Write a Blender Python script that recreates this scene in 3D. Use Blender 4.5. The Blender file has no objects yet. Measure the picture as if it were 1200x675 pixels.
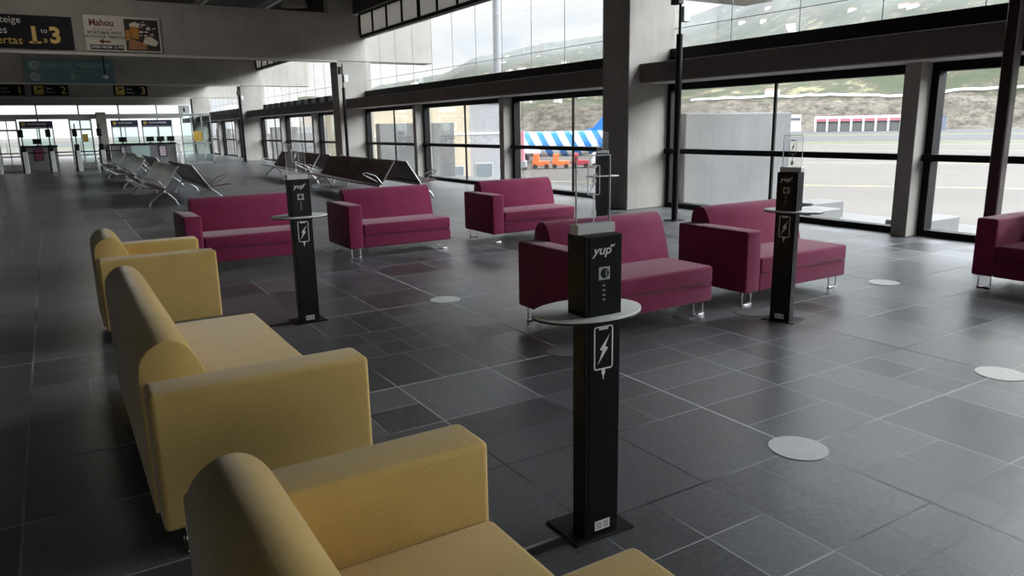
import bpy, bmesh, math, random
from mathutils import Vector, Matrix
random.seed(7)
SC = bpy.context.scene
C = SC.collection
PI = math.pi
R = math.radians

# ------------------------------------------------------------------ materials
def newmat(name):
    m = bpy.data.materials.new(name); m.use_nodes = True
    nt = m.node_tree; b = nt.nodes['Principled BSDF']
    return m, nt, b
def N(nt, t, **kw):
    n = nt.nodes.new(t)
    for k, v in kw.items(): setattr(n, k, v)
    return n
def plain(name, col, rough=.5, metal=0., noise=0., nscale=20., bump=0., bscale=200., spec=.5, coat=0.):
    m, nt, b = newmat(name)
    b.inputs['Base Color'].default_value = (*col, 1)
    b.inputs['Roughness'].default_value = rough
    b.inputs['Metallic'].default_value = metal
    b.inputs['Specular IOR Level'].default_value = spec
    b.inputs['Coat Weight'].default_value = coat
    tc = N(nt, 'ShaderNodeTexCoord')
    if noise:
        n = N(nt, 'ShaderNodeTexNoise'); n.inputs['Scale'].default_value = nscale; n.inputs['Detail'].default_value = 5
        nt.links.new(tc.outputs['Object'], n.inputs['Vector'])
        mx = N(nt, 'ShaderNodeMix', data_type='RGBA')
        mx.inputs[6].default_value = (*[c * (1 - noise) for c in col], 1)
        mx.inputs[7].default_value = (*[min(1, c * (1 + noise)) for c in col], 1)
        nt.links.new(n.outputs['Fac'], mx.inputs[0]); nt.links.new(mx.outputs[2], b.inputs['Base Color'])
    if bump:
        n = N(nt, 'ShaderNodeTexNoise'); n.inputs['Scale'].default_value = bscale
        nt.links.new(tc.outputs['Object'], n.inputs['Vector'])
        bp = N(nt, 'ShaderNodeBump'); bp.inputs['Strength'].default_value = bump; bp.inputs['Distance'].default_value = .01
        nt.links.new(n.outputs['Fac'], bp.inputs['Height']); nt.links.new(bp.outputs[0], b.inputs['Normal'])
    return m
def fabric(name, col, edge):
    m, nt, b = newmat(name)
    tc = N(nt, 'ShaderNodeTexCoord')
    w = []
    for d in ('X', 'Y', 'Z'):
        a = N(nt, 'ShaderNodeTexWave', wave_type='BANDS', bands_direction=d)
        a.inputs['Scale'].default_value = 110; a.inputs['Distortion'].default_value = 1.5; a.inputs['Detail'].default_value = 2
        nt.links.new(tc.outputs['Object'], a.inputs['Vector']); w.append(a)
    s = N(nt, 'ShaderNodeMath', operation='ADD'); nt.links.new(w[0].outputs['Fac'], s.inputs[0]); nt.links.new(w[1].outputs['Fac'], s.inputs[1])
    s2 = N(nt, 'ShaderNodeMath', operation='ADD'); nt.links.new(s.outputs[0], s2.inputs[0]); nt.links.new(w[2].outputs['Fac'], s2.inputs[1])
    n = N(nt, 'ShaderNodeTexNoise'); n.inputs['Scale'].default_value = 6; n.inputs['Detail'].default_value = 6
    nt.links.new(tc.outputs['Object'], n.inputs['Vector'])
    n2 = N(nt, 'ShaderNodeTexNoise'); n2.inputs['Scale'].default_value = 160; n2.inputs['Detail'].default_value = 2
    nt.links.new(tc.outputs['Object'], n2.inputs['Vector'])
    mx0 = N(nt, 'ShaderNodeMath', operation='MULTIPLY_ADD'); mx0.inputs[1].default_value = .5; nt.links.new(n2.outputs['Fac'], mx0.inputs[0])
    hf = N(nt, 'ShaderNodeMath', operation='MULTIPLY'); hf.inputs[1].default_value = .5; nt.links.new(n.outputs['Fac'], hf.inputs[0]); nt.links.new(hf.outputs[0], mx0.inputs[2])
    mx = N(nt, 'ShaderNodeMix', data_type='RGBA')
    mx.inputs[6].default_value = (*[c * .78 for c in col], 1); mx.inputs[7].default_value = (*edge, 1)
    nt.links.new(mx0.outputs[0], mx.inputs[0]); nt.links.new(mx.outputs[2], b.inputs['Base Color'])
    bp = N(nt, 'ShaderNodeBump'); bp.inputs['Strength'].default_value = .25; bp.inputs['Distance'].default_value = .002
    nt.links.new(s2.outputs[0], bp.inputs['Height']); nt.links.new(bp.outputs[0], b.inputs['Normal'])
    b.inputs['Roughness'].default_value = .85
    b.inputs['Sheen Weight'].default_value = .35; b.inputs['Sheen Roughness'].default_value = .4
    b.inputs['Specular IOR Level'].default_value = .2
    return m
def concrete(name, col, rough=.75):
    m, nt, b = newmat(name)
    tc = N(nt, 'ShaderNodeTexCoord')
    n = N(nt, 'ShaderNodeTexNoise'); n.inputs['Scale'].default_value = .8; n.inputs['Detail'].default_value = 8; n.inputs['Roughness'].default_value = .65
    nt.links.new(tc.outputs['Object'], n.inputs['Vector'])
    # board-marked vertical streaks
    mp = N(nt, 'ShaderNodeMapping'); mp.inputs['Scale'].default_value = (7, 7, .8)
    nt.links.new(tc.outputs['Object'], mp.inputs['Vector'])
    n2 = N(nt, 'ShaderNodeTexNoise'); n2.inputs['Scale'].default_value = 1.6; n2.inputs['Detail'].default_value = 6
    nt.links.new(mp.outputs[0], n2.inputs['Vector'])
    n2s = N(nt, 'ShaderNodeMapRange'); n2s.inputs[3].default_value = .36; n2s.inputs[4].default_value = .64; nt.links.new(n2.outputs['Fac'], n2s.inputs[0])
    ad = N(nt, 'ShaderNodeMath', operation='ADD'); nt.links.new(n.outputs['Fac'], ad.inputs[0]); nt.links.new(n2s.outputs[0], ad.inputs[1])
    cr = N(nt, 'ShaderNodeValToRGB')
    cr.color_ramp.elements[0].position = .62; cr.color_ramp.elements[1].position = 1.35 / 1.0 if False else 1.0
    hv = N(nt, 'ShaderNodeMath', operation='MULTIPLY'); hv.inputs[1].default_value = .8
    nt.links.new(ad.outputs[0], hv.inputs[0]); nt.links.new(hv.outputs[0], cr.inputs[0])
    cr.color_ramp.elements[0].color = (*[c * .78 for c in col], 1); cr.color_ramp.elements[1].color = (*[min(1, c * 1.16) for c in col], 1)
    nt.links.new(cr.outputs[0], b.inputs['Base Color'])
    bp = N(nt, 'ShaderNodeBump'); bp.inputs['Strength'].default_value = .25; bp.inputs['Distance'].default_value = .01
    nt.links.new(n2.outputs['Fac'], bp.inputs['Height']); nt.links.new(bp.outputs[0], b.inputs['Normal'])
    b.inputs['Roughness'].default_value = rough; b.inputs['Specular IOR Level'].default_value = .3
    return m
def glassmat(name, tint=(1, 1, 1), refl=.6):
    m = bpy.data.materials.new(name); m.use_nodes = True; nt = m.node_tree
    nt.nodes.clear()
    o = N(nt, 'ShaderNodeOutputMaterial'); t = N(nt, 'ShaderNodeBsdfTransparent'); t.inputs[0].default_value = (*tint, 1)
    g = N(nt, 'ShaderNodeBsdfGlossy'); g.inputs['Roughness'].default_value = .02
    f = N(nt, 'ShaderNodeFresnel'); f.inputs[0].default_value = 1.45
    ml = N(nt, 'ShaderNodeMath', operation='MULTIPLY'); ml.inputs[1].default_value = refl
    x = N(nt, 'ShaderNodeMixShader')
    nt.links.new(f.outputs[0], ml.inputs[0]); nt.links.new(ml.outputs[0], x.inputs[0])
    nt.links.new(t.outputs[0], x.inputs[1]); nt.links.new(g.outputs[0], x.inputs[2]); nt.links.new(x.outputs[0], o.inputs[0])
    return m
def frosted(name, col, w):
    m = bpy.data.materials.new(name); m.use_nodes = True; nt = m.node_tree
    nt.nodes.clear()
    o = N(nt, 'ShaderNodeOutputMaterial'); t = N(nt, 'ShaderNodeBsdfTranslucent'); t.inputs[0].default_value = (*col, 1)
    g = N(nt, 'ShaderNodeBsdfDiffuse'); g.inputs[0].default_value = (*col, 1)
    x = N(nt, 'ShaderNodeMixShader'); x.inputs[0].default_value = w
    nt.links.new(g.outputs[0], x.inputs[1]); nt.links.new(t.outputs[0], x.inputs[2]); nt.links.new(x.outputs[0], o.inputs[0])
    return m

def floor_mat():
    m, nt, b = newmat('slate_floor_tiles'); L = nt.links.new
    tc = N(nt, 'ShaderNodeTexCoord')
    def vm(op, a, c=None, sc=None):
        n = N(nt, 'ShaderNodeVectorMath', operation=op); L(a, n.inputs[0])
        if c is not None:
            if isinstance(c, tuple): n.inputs[1].default_value = c
            else: L(c, n.inputs[1])
        if sc is not None:
            if isinstance(sc, float): n.inputs['Scale'].default_value = sc
            else: L(sc, n.inputs['Scale'])
        return n.outputs[0]
    def mt(op, a, c=None, d=None):
        n = N(nt, 'ShaderNodeMath', operation=op)
        for i, v in enumerate((a, c, d)):
            if v is None: continue
            if isinstance(v, (int, float)): n.inputs[i].default_value = v
            else: L(v, n.inputs[i])
        return n.outputs[0]
    G = 1.98
    p = vm('ADD', tc.outputs['Object'], (-3.0 + 40 * G, -2.17 + 40 * G, 0))
    p = vm('MULTIPLY', p, (1 / G, 1 / G, 0))          # module coordinates
    def edge(vec, w):                                   # 1 near a cell border, w in cell units (socket or float)
        s = N(nt, 'ShaderNodeSeparateXYZ'); f = vm('FRACTION', vec); L(f, s.inputs[0])
        outs = []
        for k in (0, 1):
            a = mt('MINIMUM', s.outputs[k], mt('SUBTRACT', 1.0, s.outputs[k])); outs.append(a)
        return mt('LESS_THAN', mt('MINIMUM', outs[0], outs[1]), w)
    def white(vec):
        n = N(nt, 'ShaderNodeTexWhiteNoise', noise_dimensions='3D'); L(vec, n.inputs[0]); return n.outputs['Value'], n.outputs['Color']
    big = edge(p, .0068 / G)
    half = vm('SCALE', p, sc=3.0)                       # 0.66 m slabs
    cell = vm('FLOOR', half)
    rv, rc = white(cell)
    # subdivision 1x1, 2x1, 1x2, 2x2 or 3x3 per slab
    sr = N(nt, 'ShaderNodeSeparateColor'); L(rc, sr.inputs[0])
    sx = mt('ADD', 1.0, mt('ADD', mt('GREATER_THAN', sr.outputs[0], .55), mt('GREATER_THAN', sr.outputs[2], .86)))
    sy = mt('ADD', 1.0, mt('ADD', mt('GREATER_THAN', sr.outputs[1], .6), mt('GREATER_THAN', sr.outputs[2], .86)))
    cb = N(nt, 'ShaderNodeCombineXYZ'); L(sx, cb.inputs[0]); L(sy, cb.inputs[1]); cb.inputs[2].default_value = 1
    fr = vm('MULTIPLY', vm('FRACTION', half), cb.outputs[0])
    sub = vm('FLOOR', fr)
    tid = vm('ADD', vm('SCALE', cell, sc=7.13), vm('SCALE', sub, sc=1.37))
    tv, _ = white(tid)
    small = edge(fr, .0095)
    # base colour
    n = N(nt, 'ShaderNodeTexNoise'); n.inputs['Scale'].default_value = 3.0; n.inputs['Detail'].default_value = 9; n.inputs['Roughness'].default_value = .7
    L(tc.outputs['Object'], n.inputs['Vector'])
    n3 = N(nt, 'ShaderNodeTexNoise'); n3.inputs['Scale'].default_value = 45; n3.inputs['Detail'].default_value = 6
    L(tc.outputs['Object'], n3.inputs['Vector'])
    val = mt('ADD', mt('MULTIPLY', mt('POWER', tv, 1.6), .075), mt('ADD', mt('MULTIPLY', n.outputs['Fac'], .050), mt('ADD', .008, mt('MULTIPLY', mt('POWER', n3.outputs['Fac'], 2.0), .11))))
    col = N(nt, 'ShaderNodeCombineColor'); L(val, col.inputs[0]); L(val, col.inputs[1]); L(mt('MULTIPLY', val, 1.05), col.inputs[2])
    # joints: pale in worn stretches, dark elsewhere
    nj = N(nt, 'ShaderNodeTexNoise'); nj.inputs['Scale'].default_value = .55; nj.inputs['Detail'].default_value = 2
    L(tc.outputs['Object'], nj.inputs['Vector'])
    jr = N(nt, 'ShaderNodeValToRGB'); L(nj.outputs['Fac'], jr.inputs[0])
    jr.color_ramp.elements[0].position = .38; jr.color_ramp.elements[0].color = (.02, .02, .02, 1)
    jr.color_ramp.elements[1].position = .50; jr.color_ramp.elements[1].color = (.46, .46, .46, 1)
    jm = mt('MAXIMUM', big, mt('MULTIPLY', small, .75))
    mx = N(nt, 'ShaderNodeMix', data_type='RGBA'); L(jm, mx.inputs[0]); L(col.outputs[0], mx.inputs[6]); L(jr.outputs[0], mx.inputs[7])
    L(mx.outputs[2], b.inputs['Base Color'])
    rg = mt('ADD', .26, mt('ADD', mt('MULTIPLY', n.outputs['Fac'], .12), mt('MULTIPLY', tv, .06)))
    L(mt('MAXIMUM', rg, mt('MULTIPLY', jm, .7)), b.inputs['Roughness'])
    bp = N(nt, 'ShaderNodeBump'); bp.inputs['Strength'].default_value = .22; bp.inputs['Distance'].default_value = .01
    n4 = N(nt, 'ShaderNodeTexNoise'); n4.inputs['Scale'].default_value = 9; n4.inputs['Detail'].default_value = 7
    L(tc.outputs['Object'], n4.inputs['Vector'])
    L(mt('SUBTRACT', n4.outputs['Fac'], mt('MULTIPLY', jm, .3)), bp.inputs['Height']); L(bp.outputs[0], b.inputs['Normal'])
    b.inputs['Specular IOR Level'].default_value = .5
    return m

M = {}
M['floor'] = floor_mat()
M['conc'] = concrete('board_marked_concrete', (.36, .34, .31))
M['conc_beam'] = concrete('beam_concrete', (.40, .375, .34))
M['darkwall'] = plain('dark_wall', (.10, .095, .09), .8, noise=.1, nscale=2)
M['conc_shaded'] = concrete('shaded_beam_concrete', (.17, .145, .13))  # darker copy of the concrete: shade of the backlit beam face in its colour
M['lip'] = plain('pale_lit_underside', (.62, .60, .56), .6, noise=.1)  # paleness stands in for light on the beam undersides
M['conc_out'] = concrete('outdoor_concrete', (.15, .15, .147))
M['maroon'] = fabric('maroon_fabric', (.18, .015, .056), (.29, .031, .10))
M['yellow'] = fabric('yellow_fabric', (.53, .36, .115), (.71, .50, .18))
M['chrome'] = plain('chrome', (.75, .75, .76), .15, 1.)
M['black'] = plain('black_powder_coat', (.009, .009, .011), .45, noise=.2, nscale=60, spec=.18)
M['black_gloss'] = plain('black_glass_face', (.006, .006, .008), .3, spec=.3)
M['frame'] = plain('black_window_frame', (.008, .0075, .0075), .55, noise=.2, spec=.15)
M['brownsteel'] = plain('brown_steel', (.045, .03, .025), .32, noise=.2)
M['tabletop'] = plain('pale_grey_laminate', (.74, .74, .73), .3, noise=.04, nscale=120)
M['alu'] = plain('brushed_aluminium', (.55, .55, .55), .35, .8)
M['white'] = plain('white_print', (.8, .8, .8), .5)
M['whitepaint'] = plain('white_paint', (.75, .76, .75), .5, noise=.05)
M['sticker'] = plain('white_sticker', (.55, .55, .53), .5, noise=.18, nscale=14)
M['sticker_worn'] = plain('worn_grey_sticker', (.12, .11, .115), .45, noise=.3, nscale=14)
M['glass'] = glassmat('clear_glass', (.985, .99, .99), .35)
M['tealglass'] = glassmat('pale_teal_glass', (.86, .94, .93), .6)
M['acrylic'] = glassmat('clear_acrylic', (.94, .95, .96), 1.0)
M['acr_edge'] = plain('acrylic_polished_edge', (.85, .87, .88), .15)
M['brownseat'] = plain('dark_brown_lacquer', (.085, .032, .028), .34, noise=.25, nscale=30, coat=.3)
M['silverperf'] = plain('silver_perforated_steel', (.60, .59, .58), .34, .6, noise=.3, nscale=40)
M['caststeel'] = plain('grey_cast_metal', (.42, .42, .42), .35, .7)
M['darkpanel'] = plain('dark_brown_panel', (.035, .028, .024), .6, noise=.2)
M['ceil'] = plain('dark_ceiling', (.02, .018, .017), .8, noise=.2)
M['joist'] = plain('pale_joist', (.45, .44, .42), .6)
M['frost'] = frosted('frosted_pane', (.38, .365, .34), .5)
M['signblack'] = plain('sign_black', (.010, .010, .014), .6, spec=.2)
M['signyellow'] = plain('sign_yellow', (.75, .52, .12), .5)
M['signwhite'] = plain('sign_white', (.72, .72, .70), .5)
M['ivory'] = plain('ivory_board', (.62, .58, .50), .5, noise=.03)
M['darkred'] = plain('dark_red_print', (.13, .015, .015), .5)
M['green'] = plain('dark_green_print', (.05, .10, .06), .5)
M['teal'] = plain('teal_board', (.16, .28, .30), .5, noise=.05, nscale=4)
M['tealpale'] = plain('pale_teal_print', (.42, .55, .52), .5)
M['lightgrey'] = plain('light_grey_panel', (.45, .45, .44), .5, noise=.06)
M['midgrey'] = plain('grey_counter_panel', (.18, .18, .18), .5, noise=.08)
M['navy'] = plain('navy_sign', (.02, .022, .07), .4)
M['poster'] = plain('poster_pale', (.55, .45, .50), .5, noise=.3, nscale=8)
M['posterdark'] = plain('poster_dark_edge', (.02, .02, .04), .5)
M['maroonposter'] = plain('poster_maroon', (.18, .03, .07), .5)
M['amber'] = plain('amber_sticker', (.60, .38, .06), .5, noise=.3, nscale=10)
M['beer'] = plain('amber_print', (.50, .22, .03), .5, noise=.3, nscale=9)
M['foam'] = plain('cream_print', (.75, .66, .55), .5, noise=.25, nscale=12)
M['bread'] = plain('toast_print', (.42, .19, .08), .5, noise=.4, nscale=12)
M['photodark'] = plain('dark_print', (.03, .02, .02), .5, noise=.5, nscale=10)
M['cream'] = plain('cream_render', (.42, .36, .26), .8, noise=.05, nscale=.6)
M['greyrender'] = plain('grey_render', (.27, .275, .285), .8, noise=.05, nscale=.6)
M['winpane'] = plain('dim_window_pane', (.16, .18, .20), .15)
M['redpaint'] = plain('red_paint', (.50, .06, .08), .5, noise=.1)
M['pinkpaint'] = plain('faded_pink_red_paint', (.55, .20, .24), .5, noise=.1)
M['orange'] = plain('orange_paint', (.70, .18, .05), .5, noise=.1)
M['bluegrey'] = plain('blue_grey_cladding', (.22, .26, .34), .6, noise=.06, nscale=.5)
M['tyre'] = plain('black_rubber', (.02, .02, .02), .8)
M['roof_tile'] = plain('terracotta_roof', (.30, .20, .15), .8, noise=.15)
M['bluepaint'] = plain('blue_paint', (.03, .20, .60), .35)

# ------------------------------------------------------------------ geometry helpers
class B:
    def __init__(s): s.bm = bmesh.new()
    def box(s, x0, x1, y0, y1, z0, z1, bev=0., seg=2, rot=None, about=None):
        r = bmesh.ops.create_cube(s.bm, size=1.0); vs = r['verts']
        for v in vs:
            v.co = Vector(((x0 + x1) / 2 + v.co.x * (x1 - x0), (y0 + y1) / 2 + v.co.y * (y1 - y0), (z0 + z1) / 2 + v.co.z * (z1 - z0)))
        if bev:
            es = list({e for v in vs for e in v.link_edges})
            r2 = bmesh.ops.bevel(s.bm, geom=es, offset=bev, segments=seg, profile=.5, affect='EDGES')
            vs = [v for v in r2['verts']] if rot else vs
        if rot:
            allv = set(vs)
            bmesh.ops.rotate(s.bm, verts=list(allv), cent=about or (0, 0, 0), matrix=rot)
        return s
    def cyl(s, a, b, r, n=12, r2=None):
        a = Vector(a); b = Vector(b); d = b - a
        mat = Matrix.Translation((a + b) / 2) @ d.to_track_quat('Z', 'Y').to_matrix().to_4x4()
        bmesh.ops.create_cone(s.bm, cap_ends=True, segments=n, radius1=r, radius2=r if r2 is None else r2, depth=d.length, matrix=mat)
        return s
    def path(s, pts, r, n=8):
        for i in range(len(pts) - 1):
            s.cyl(pts[i], pts[i + 1], r, n)
            if i: bmesh.ops.create_icosphere(s.bm, subdivisions=1, radius=r * 1.02, matrix=Matrix.Translation(pts[i]))
        return s
    def sph(s, c, r, n=10, sc=(1, 1, 1)):
        bmesh.ops.create_uvsphere(s.bm, u_segments=n * 2, v_segments=n, radius=r, matrix=Matrix.Translation(c) @ Matrix.Diagonal((*sc, 1)))
        return s
    def prism(s, pts, axis, a, b, bev=0., seg=2):
        # pts: 2D outline; axis: extrusion axis 0/1/2; remaining axes in order
        o = [k for k in (0, 1, 2) if k != axis]
        def mk(p, t):
            c = [0, 0, 0]; c[o[0]] = p[0]; c[o[1]] = p[1]; c[axis] = t; return s.bm.verts.new(c)
        A = [mk(p, a) for p in pts]; Bv = [mk(p, b) for p in pts]; n = len(pts)
        fs = [s.bm.faces.new(A), s.bm.faces.new(Bv)]
        for i in range(n): fs.append(s.bm.faces.new((A[i], A[(i + 1) % n], Bv[(i + 1) % n], Bv[i])))
        bmesh.ops.recalc_face_normals(s.bm, faces=fs)
        if bev:
            es = [e for f in fs[:2] for e in f.edges]
            bmesh.ops.bevel(s.bm, geom=es, offset=bev, segments=seg, profile=.5, affect='EDGES')
        return s
    def done(s, name, mat, parent=None, smooth=False, loc=(0, 0, 0), rot=(0, 0, 0)):
        bmesh.ops.recalc_face_normals(s.bm, faces=s.bm.faces[:])
        me = bpy.data.meshes.new(name); s.bm.to_mesh(me); s.bm.free()
        me.materials.append(mat)
        if smooth:
            for p in me.polygons: p.use_smooth = True
            try: me.set_sharp_from_angle(angle=R(40))
            except Exception: pass
        o = bpy.data.objects.new(name, me); C.objects.link(o)
        o.location = loc; o.rotation_euler = rot
        if parent: o.parent = parent
        return o
def tag(o, label=None, cat=None, group=None, kind=None):
    if label: o['label'] = label
    if cat: o['category'] = cat
    if group: o['group'] = group
    if kind: o['kind'] = kind
    return o
def thing(name, label, cat, loc=(0, 0, 0), rz=0., group=None, kind=None):
    o = bpy.data.objects.new(name, None); C.objects.link(o); o.empty_display_size = .1
    o.location = loc; o.rotation_euler = (0, 0, rz)
    return tag(o, label, cat, group, kind)
KIDS = {}
def copy_tree(o, parent=None):
    c = o.copy(); C.objects.link(c)
    if parent: c.parent = parent
    for ch in [x for x in bpy.data.objects if x.parent == o]: copy_tree(ch, c)
    return c
def place(o, loc, rz=0., label=None):
    o.location = loc; o.rotation_euler = (0, 0, rz)
    if label: o['label'] = label
    return o
def text(s, size, mat, parent, loc, name, rz=0., align='CENTER', ext=.002, shear=0., sx=1., bold=0.):
    cu = bpy.data.curves.new(name, 'FONT'); cu.body = s; cu.size = size; cu.align_x = align; cu.align_y = 'CENTER'
    cu.extrude = ext; cu.shear = shear; cu.offset = bold; cu.resolution_u = 3
    t = bpy.data.objects.new(name, cu); C.objects.link(t)
    dg = bpy.context.evaluated_depsgraph_get(); dg.update()
    me = bpy.data.meshes.new_from_object(t.evaluated_get(dg))
    bpy.data.objects.remove(t); bpy.data.curves.remove(cu)
    me.materials.clear(); me.materials.append(mat)
    mt = Matrix.Rotation(R(90), 4, 'X') @ Matrix.Diagonal((sx, 1, 1, 1))
    me.transform(mt); me.name = name
    o = bpy.data.objects.new(name, me); C.objects.link(o)
    o.location = loc; o.rotation_euler = (0, 0, rz)
    if parent: o.parent = parent
    return o

# ------------------------------------------------------------------ building constants (metres; +Y down the hall, +X to the apron)
PX0, GX = 9.17, 10.28          # inner edge of the big pillars, glass plane
BAYS = [-5.26, 10.74, 26.74, 42.74, 58.74]
PT = .76                       # pillar thickness along the hall
YEND = 66.0
XL = -14.0
YB = -14.0
ntrim = [0]
def trim(b, mat, name=None, label='concrete', cat='trim', parent=None, **kw):
    ntrim[0] += 1
    o = b.done('trim_%d' % ntrim[0], mat, parent, **kw)
    return tag(o, label, cat, kind='structure')

# floor
fl = B().box(XL - .2, 10.6, YB, YEND + .4, -.3, 0).done('floor', M['floor'])
tag(fl, 'dark slate tiled floor of the hall with pale joints', 'floor', kind='structure')
ce = B().box(XL - .2, 10.2, YB, YEND + .4, 6.9, 7.1).done('ceiling', M['ceil'])
tag(ce, 'dark ceiling high above the concrete beams', 'ceiling', kind='structure')
wl = B().box(XL - .2, XL, YB, YEND + .4, 0, 6.9).done('wall_left', M['darkwall'])
tag(wl, 'dark wall on the far left side of the hall', 'wall', kind='structure')

# big pillars with the cross beams
for k, y in enumerate(BAYS):
    b = B().box(PX0, GX + .17, y, y + PT, 0, 3.99, .012, 1)
    o = b.done('pillar', M['conc']); tag(o, ['tall concrete pillar behind the camera side', 'tall concrete pillar between the near windows, its inner edge dark',
        'tall concrete pillar beyond the bench rows, second along the window wall', 'concrete pillar farther down beside the ceiling-high windows, third along the wall',
        'farthest concrete pillar, beside the glass enclosure'][k], 'pillar', kind='structure')
    b = B().box(XL, 13.0, y, y + PT, 4.0, 5.63, .015, 1)
    o = b.done('cross_beam', M['conc_beam']); tag(o, 'deep concrete cross beam spanning the hall, %s' % ['behind the camera', 'above the near pillar',
        'carrying the black and ivory signs', 'carrying the teal sign', 'carrying the three gate signs'][k], 'beam', kind='structure')
    b = B().box(XL, PX0, y - .035, y + .05, 3.955, 4.03)  # lip made pale in place of light on its underside
    o = b.done('beam_lip', M['lip']); tag(o, 'lip, pale to imitate its lit underside, along the lower edge of cross beam %s' % ['behind the camera', 'over the near pillar', 'with the ivory board', 'with the teal sign', 'with the gate signs'][k], 'lip', kind='structure')
    b = B().box(9.0, 9.9, y, y + .5, 5.63, 6.9)
    o = b.done('pillar_stub', M['conc']); tag(o, 'short concrete upstand between cross beam %s and ceiling' % ['behind', 'near', 'with the signs', 'with the teal sign', 'with gate signs'][k], 'pillar', kind='structure')
    # wing walls outside
    b = B().box(GX + .4, 13.85, y + .05, y + .45, -4, 1.78, .02, 1)
    o = b.done('wing_wall', M['conc_out']); tag(o, 'pale concrete wing wall outside the glass, %s' % ['behind the camera', 'right of the near pillar', 'beside the second pillar', 'beside the third pillar', 'beside the farthest pillar'][k], 'wall', kind='structure')

# longitudinal beam, small pillars, windows
wn = [0]
def lower_window(y0, y1):
    wn[0] += 1
    w = thing('window_%d' % wn[0], None, None, (GX, (y0 + y1) / 2, 0), kind='structure')
    tag(w, 'floor-standing black framed window, number %d along the hall' % wn[0], 'window')
    h = (y1 - y0) / 2; zt = 2.32
    b = B().box(-.14, .04, -h, -h + .16, .0, zt).box(-.14, .04, h - .10, h, .0, zt)
    b.box(-.14, .04, -h + .16, h - .10, .0, .09).box(-.14, .04, -h + .16, h - .10, 2.20, zt)
    b.done('window_frame', M['frame'], w)
    B().box(-.20, -.02, -h, h, 1.03, 1.12).done('rail', M['frame'], w)
    B().box(-.03, .01, -.022, .022, .09, 2.20).done('glazing_joint', M['frame'], w)
    B().box(-.008, .0, -h + .16, -.022, .09, 2.20).done('glass_pane', M['glass'], w)
    B().box(-.008, .0, .022, h - .10, .09, 2.20).done('glass_pane', M['glass'], w)
def bay(y0, y1, k):
    # y0..y1 clear distance between big pillars
    L = y1 - y0
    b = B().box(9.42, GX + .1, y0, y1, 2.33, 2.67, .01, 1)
    o = b.done('long_beam', M['conc_shaded']); tag(o, 'shade-darkened longitudinal concrete beam over the windows, bay %s' % ['behind and beside the camera', 'between the first and second pillar', 'between the second and third pillar', 'between the third and fourth pillar', 'beyond the last pillar'][k], 'beam', kind='structure')
    for o_ in (4.97 + 0.0, 4.97 + 5.33 - 0.0):
        pass
    b = B().box(9.52, GX - .15, y0, y1, 2.322, 2.33); o = b.done('bounce_strip', M['lip']); tag(o, 'added pale strip imitating bounced light under the long beam above the windows, %s' % ['beside the camera', 'first bay', 'second bay', 'third bay', 'last bay'][k], 'strip', kind='structure')  # added strip, its pale colour replaces bounced light on the soffit
    ys = []
    n = max(1, int(round((L + PT) / 5.333)))
    for i in range(1, n):
        yc = y0 - PT + (L + PT) * i / n + .42
        ys.append(yc)
        b = B().box(9.88, GX + .12, yc - .11, yc + .11, 0, 2.33, .006, 1)
        o = b.done('mullion_pillar', M['conc']); tag(o, 'slim concrete pillar between windows, %s in bay %s' % (['nearer', 'farther', 'third'][i - 1], 'ABCDE'[k] if False else ['beside the camera', 'after the first big pillar', 'after the second big pillar', 'after the third big pillar', 'at the far end'][k]), 'pillar', kind='structure')
    e = [y0] + ys + [y1]
    for i in range(len(e) - 1):
        lower_window(e[i] + (.11 if i else 0), e[i + 1] - (.11 if i < len(e) - 2 else 0))
    # upper glazing
    w = thing('window_%d' % (100 + k), 'high frameless glazing above the long beam, bay %s' % ['beside the camera', 'between first and second pillar', 'between second and third pillar', 'between third and fourth pillar', 'beyond the last pillar'][k], 'window', (GX, y0, 0), kind='structure')
    b = B().box(-.16, .06, 0, L, 4.82, 4.92)
    if k < 2: b.box(-.1, .06, 0, L, 2.67, 2.96)
    else:
        b.box(-.1, .06, 0, L, 2.67, 2.71)
        nb = int(L / 1.1)
        for i in range(nb): b.box(-.1, .06, i * L / nb, (i + .55) * L / nb, 2.71, 2.97)
        B().box(-.006, .002, 0, L, 2.71, 2.96).done('base_pane', M['glass'], w)
    b.done('window_frame', M['frame'], w)
    jn = int(round(L / 1.37)); step = L / jn
    for i in range(jn):
        B().box(-.006, .002, i * step + .006, (i + 1) * step - .006, 2.96, 4.82).done('glass_pane', M['glass'], w)
    b = B()
    for i in range(1, jn): b.box(-.008, .004, i * step - .006, i * step + .006, 2.96, 4.82)
    b.box(-.008, .004, 0, L, 3.317, 3.327)
    b.done('glazing_joint', M['greyrender'], w)
    # clerestory
    b = B(); m = int(round(L / 1.28)); st = L / m
    for i in range(m + 1):
        t = .075 if i % 4 == 0 else .03
        b.box(-.19, -.08, i * st - t, i * st + t, 4.92, 5.63)
    b.box(-.19, -.08, 0, L, 5.6, 5.66)
    b.done('clerestory_frame', M['frame'], w)
    for i in range(m):
        B().box(-.14, -.12, i * st + .03, (i + 1) * st - .03, 4.92, 5.6).done('frosted_pane', M['frost'], w)
    b = B().box(9.9, 10.2, y0, y1, 5.63, 6.9)
    o = b.done('edge_panel', M['darkpanel']); tag(o, 'dark brown panel closing the gap under the ceiling, %s' % ['beside the camera', 'first bay', 'second bay', 'third bay', 'last bay'][k], 'panel', kind='structure')
bay(BAYS[0] + PT, BAYS[1], 0)
bay(BAYS[1] + PT, BAYS[2], 1)
bay(BAYS[2] + PT, BAYS[3], 2)
bay(BAYS[3] + PT, BAYS[4], 3)
bay(BAYS[4] + PT, YEND, 4)
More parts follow.
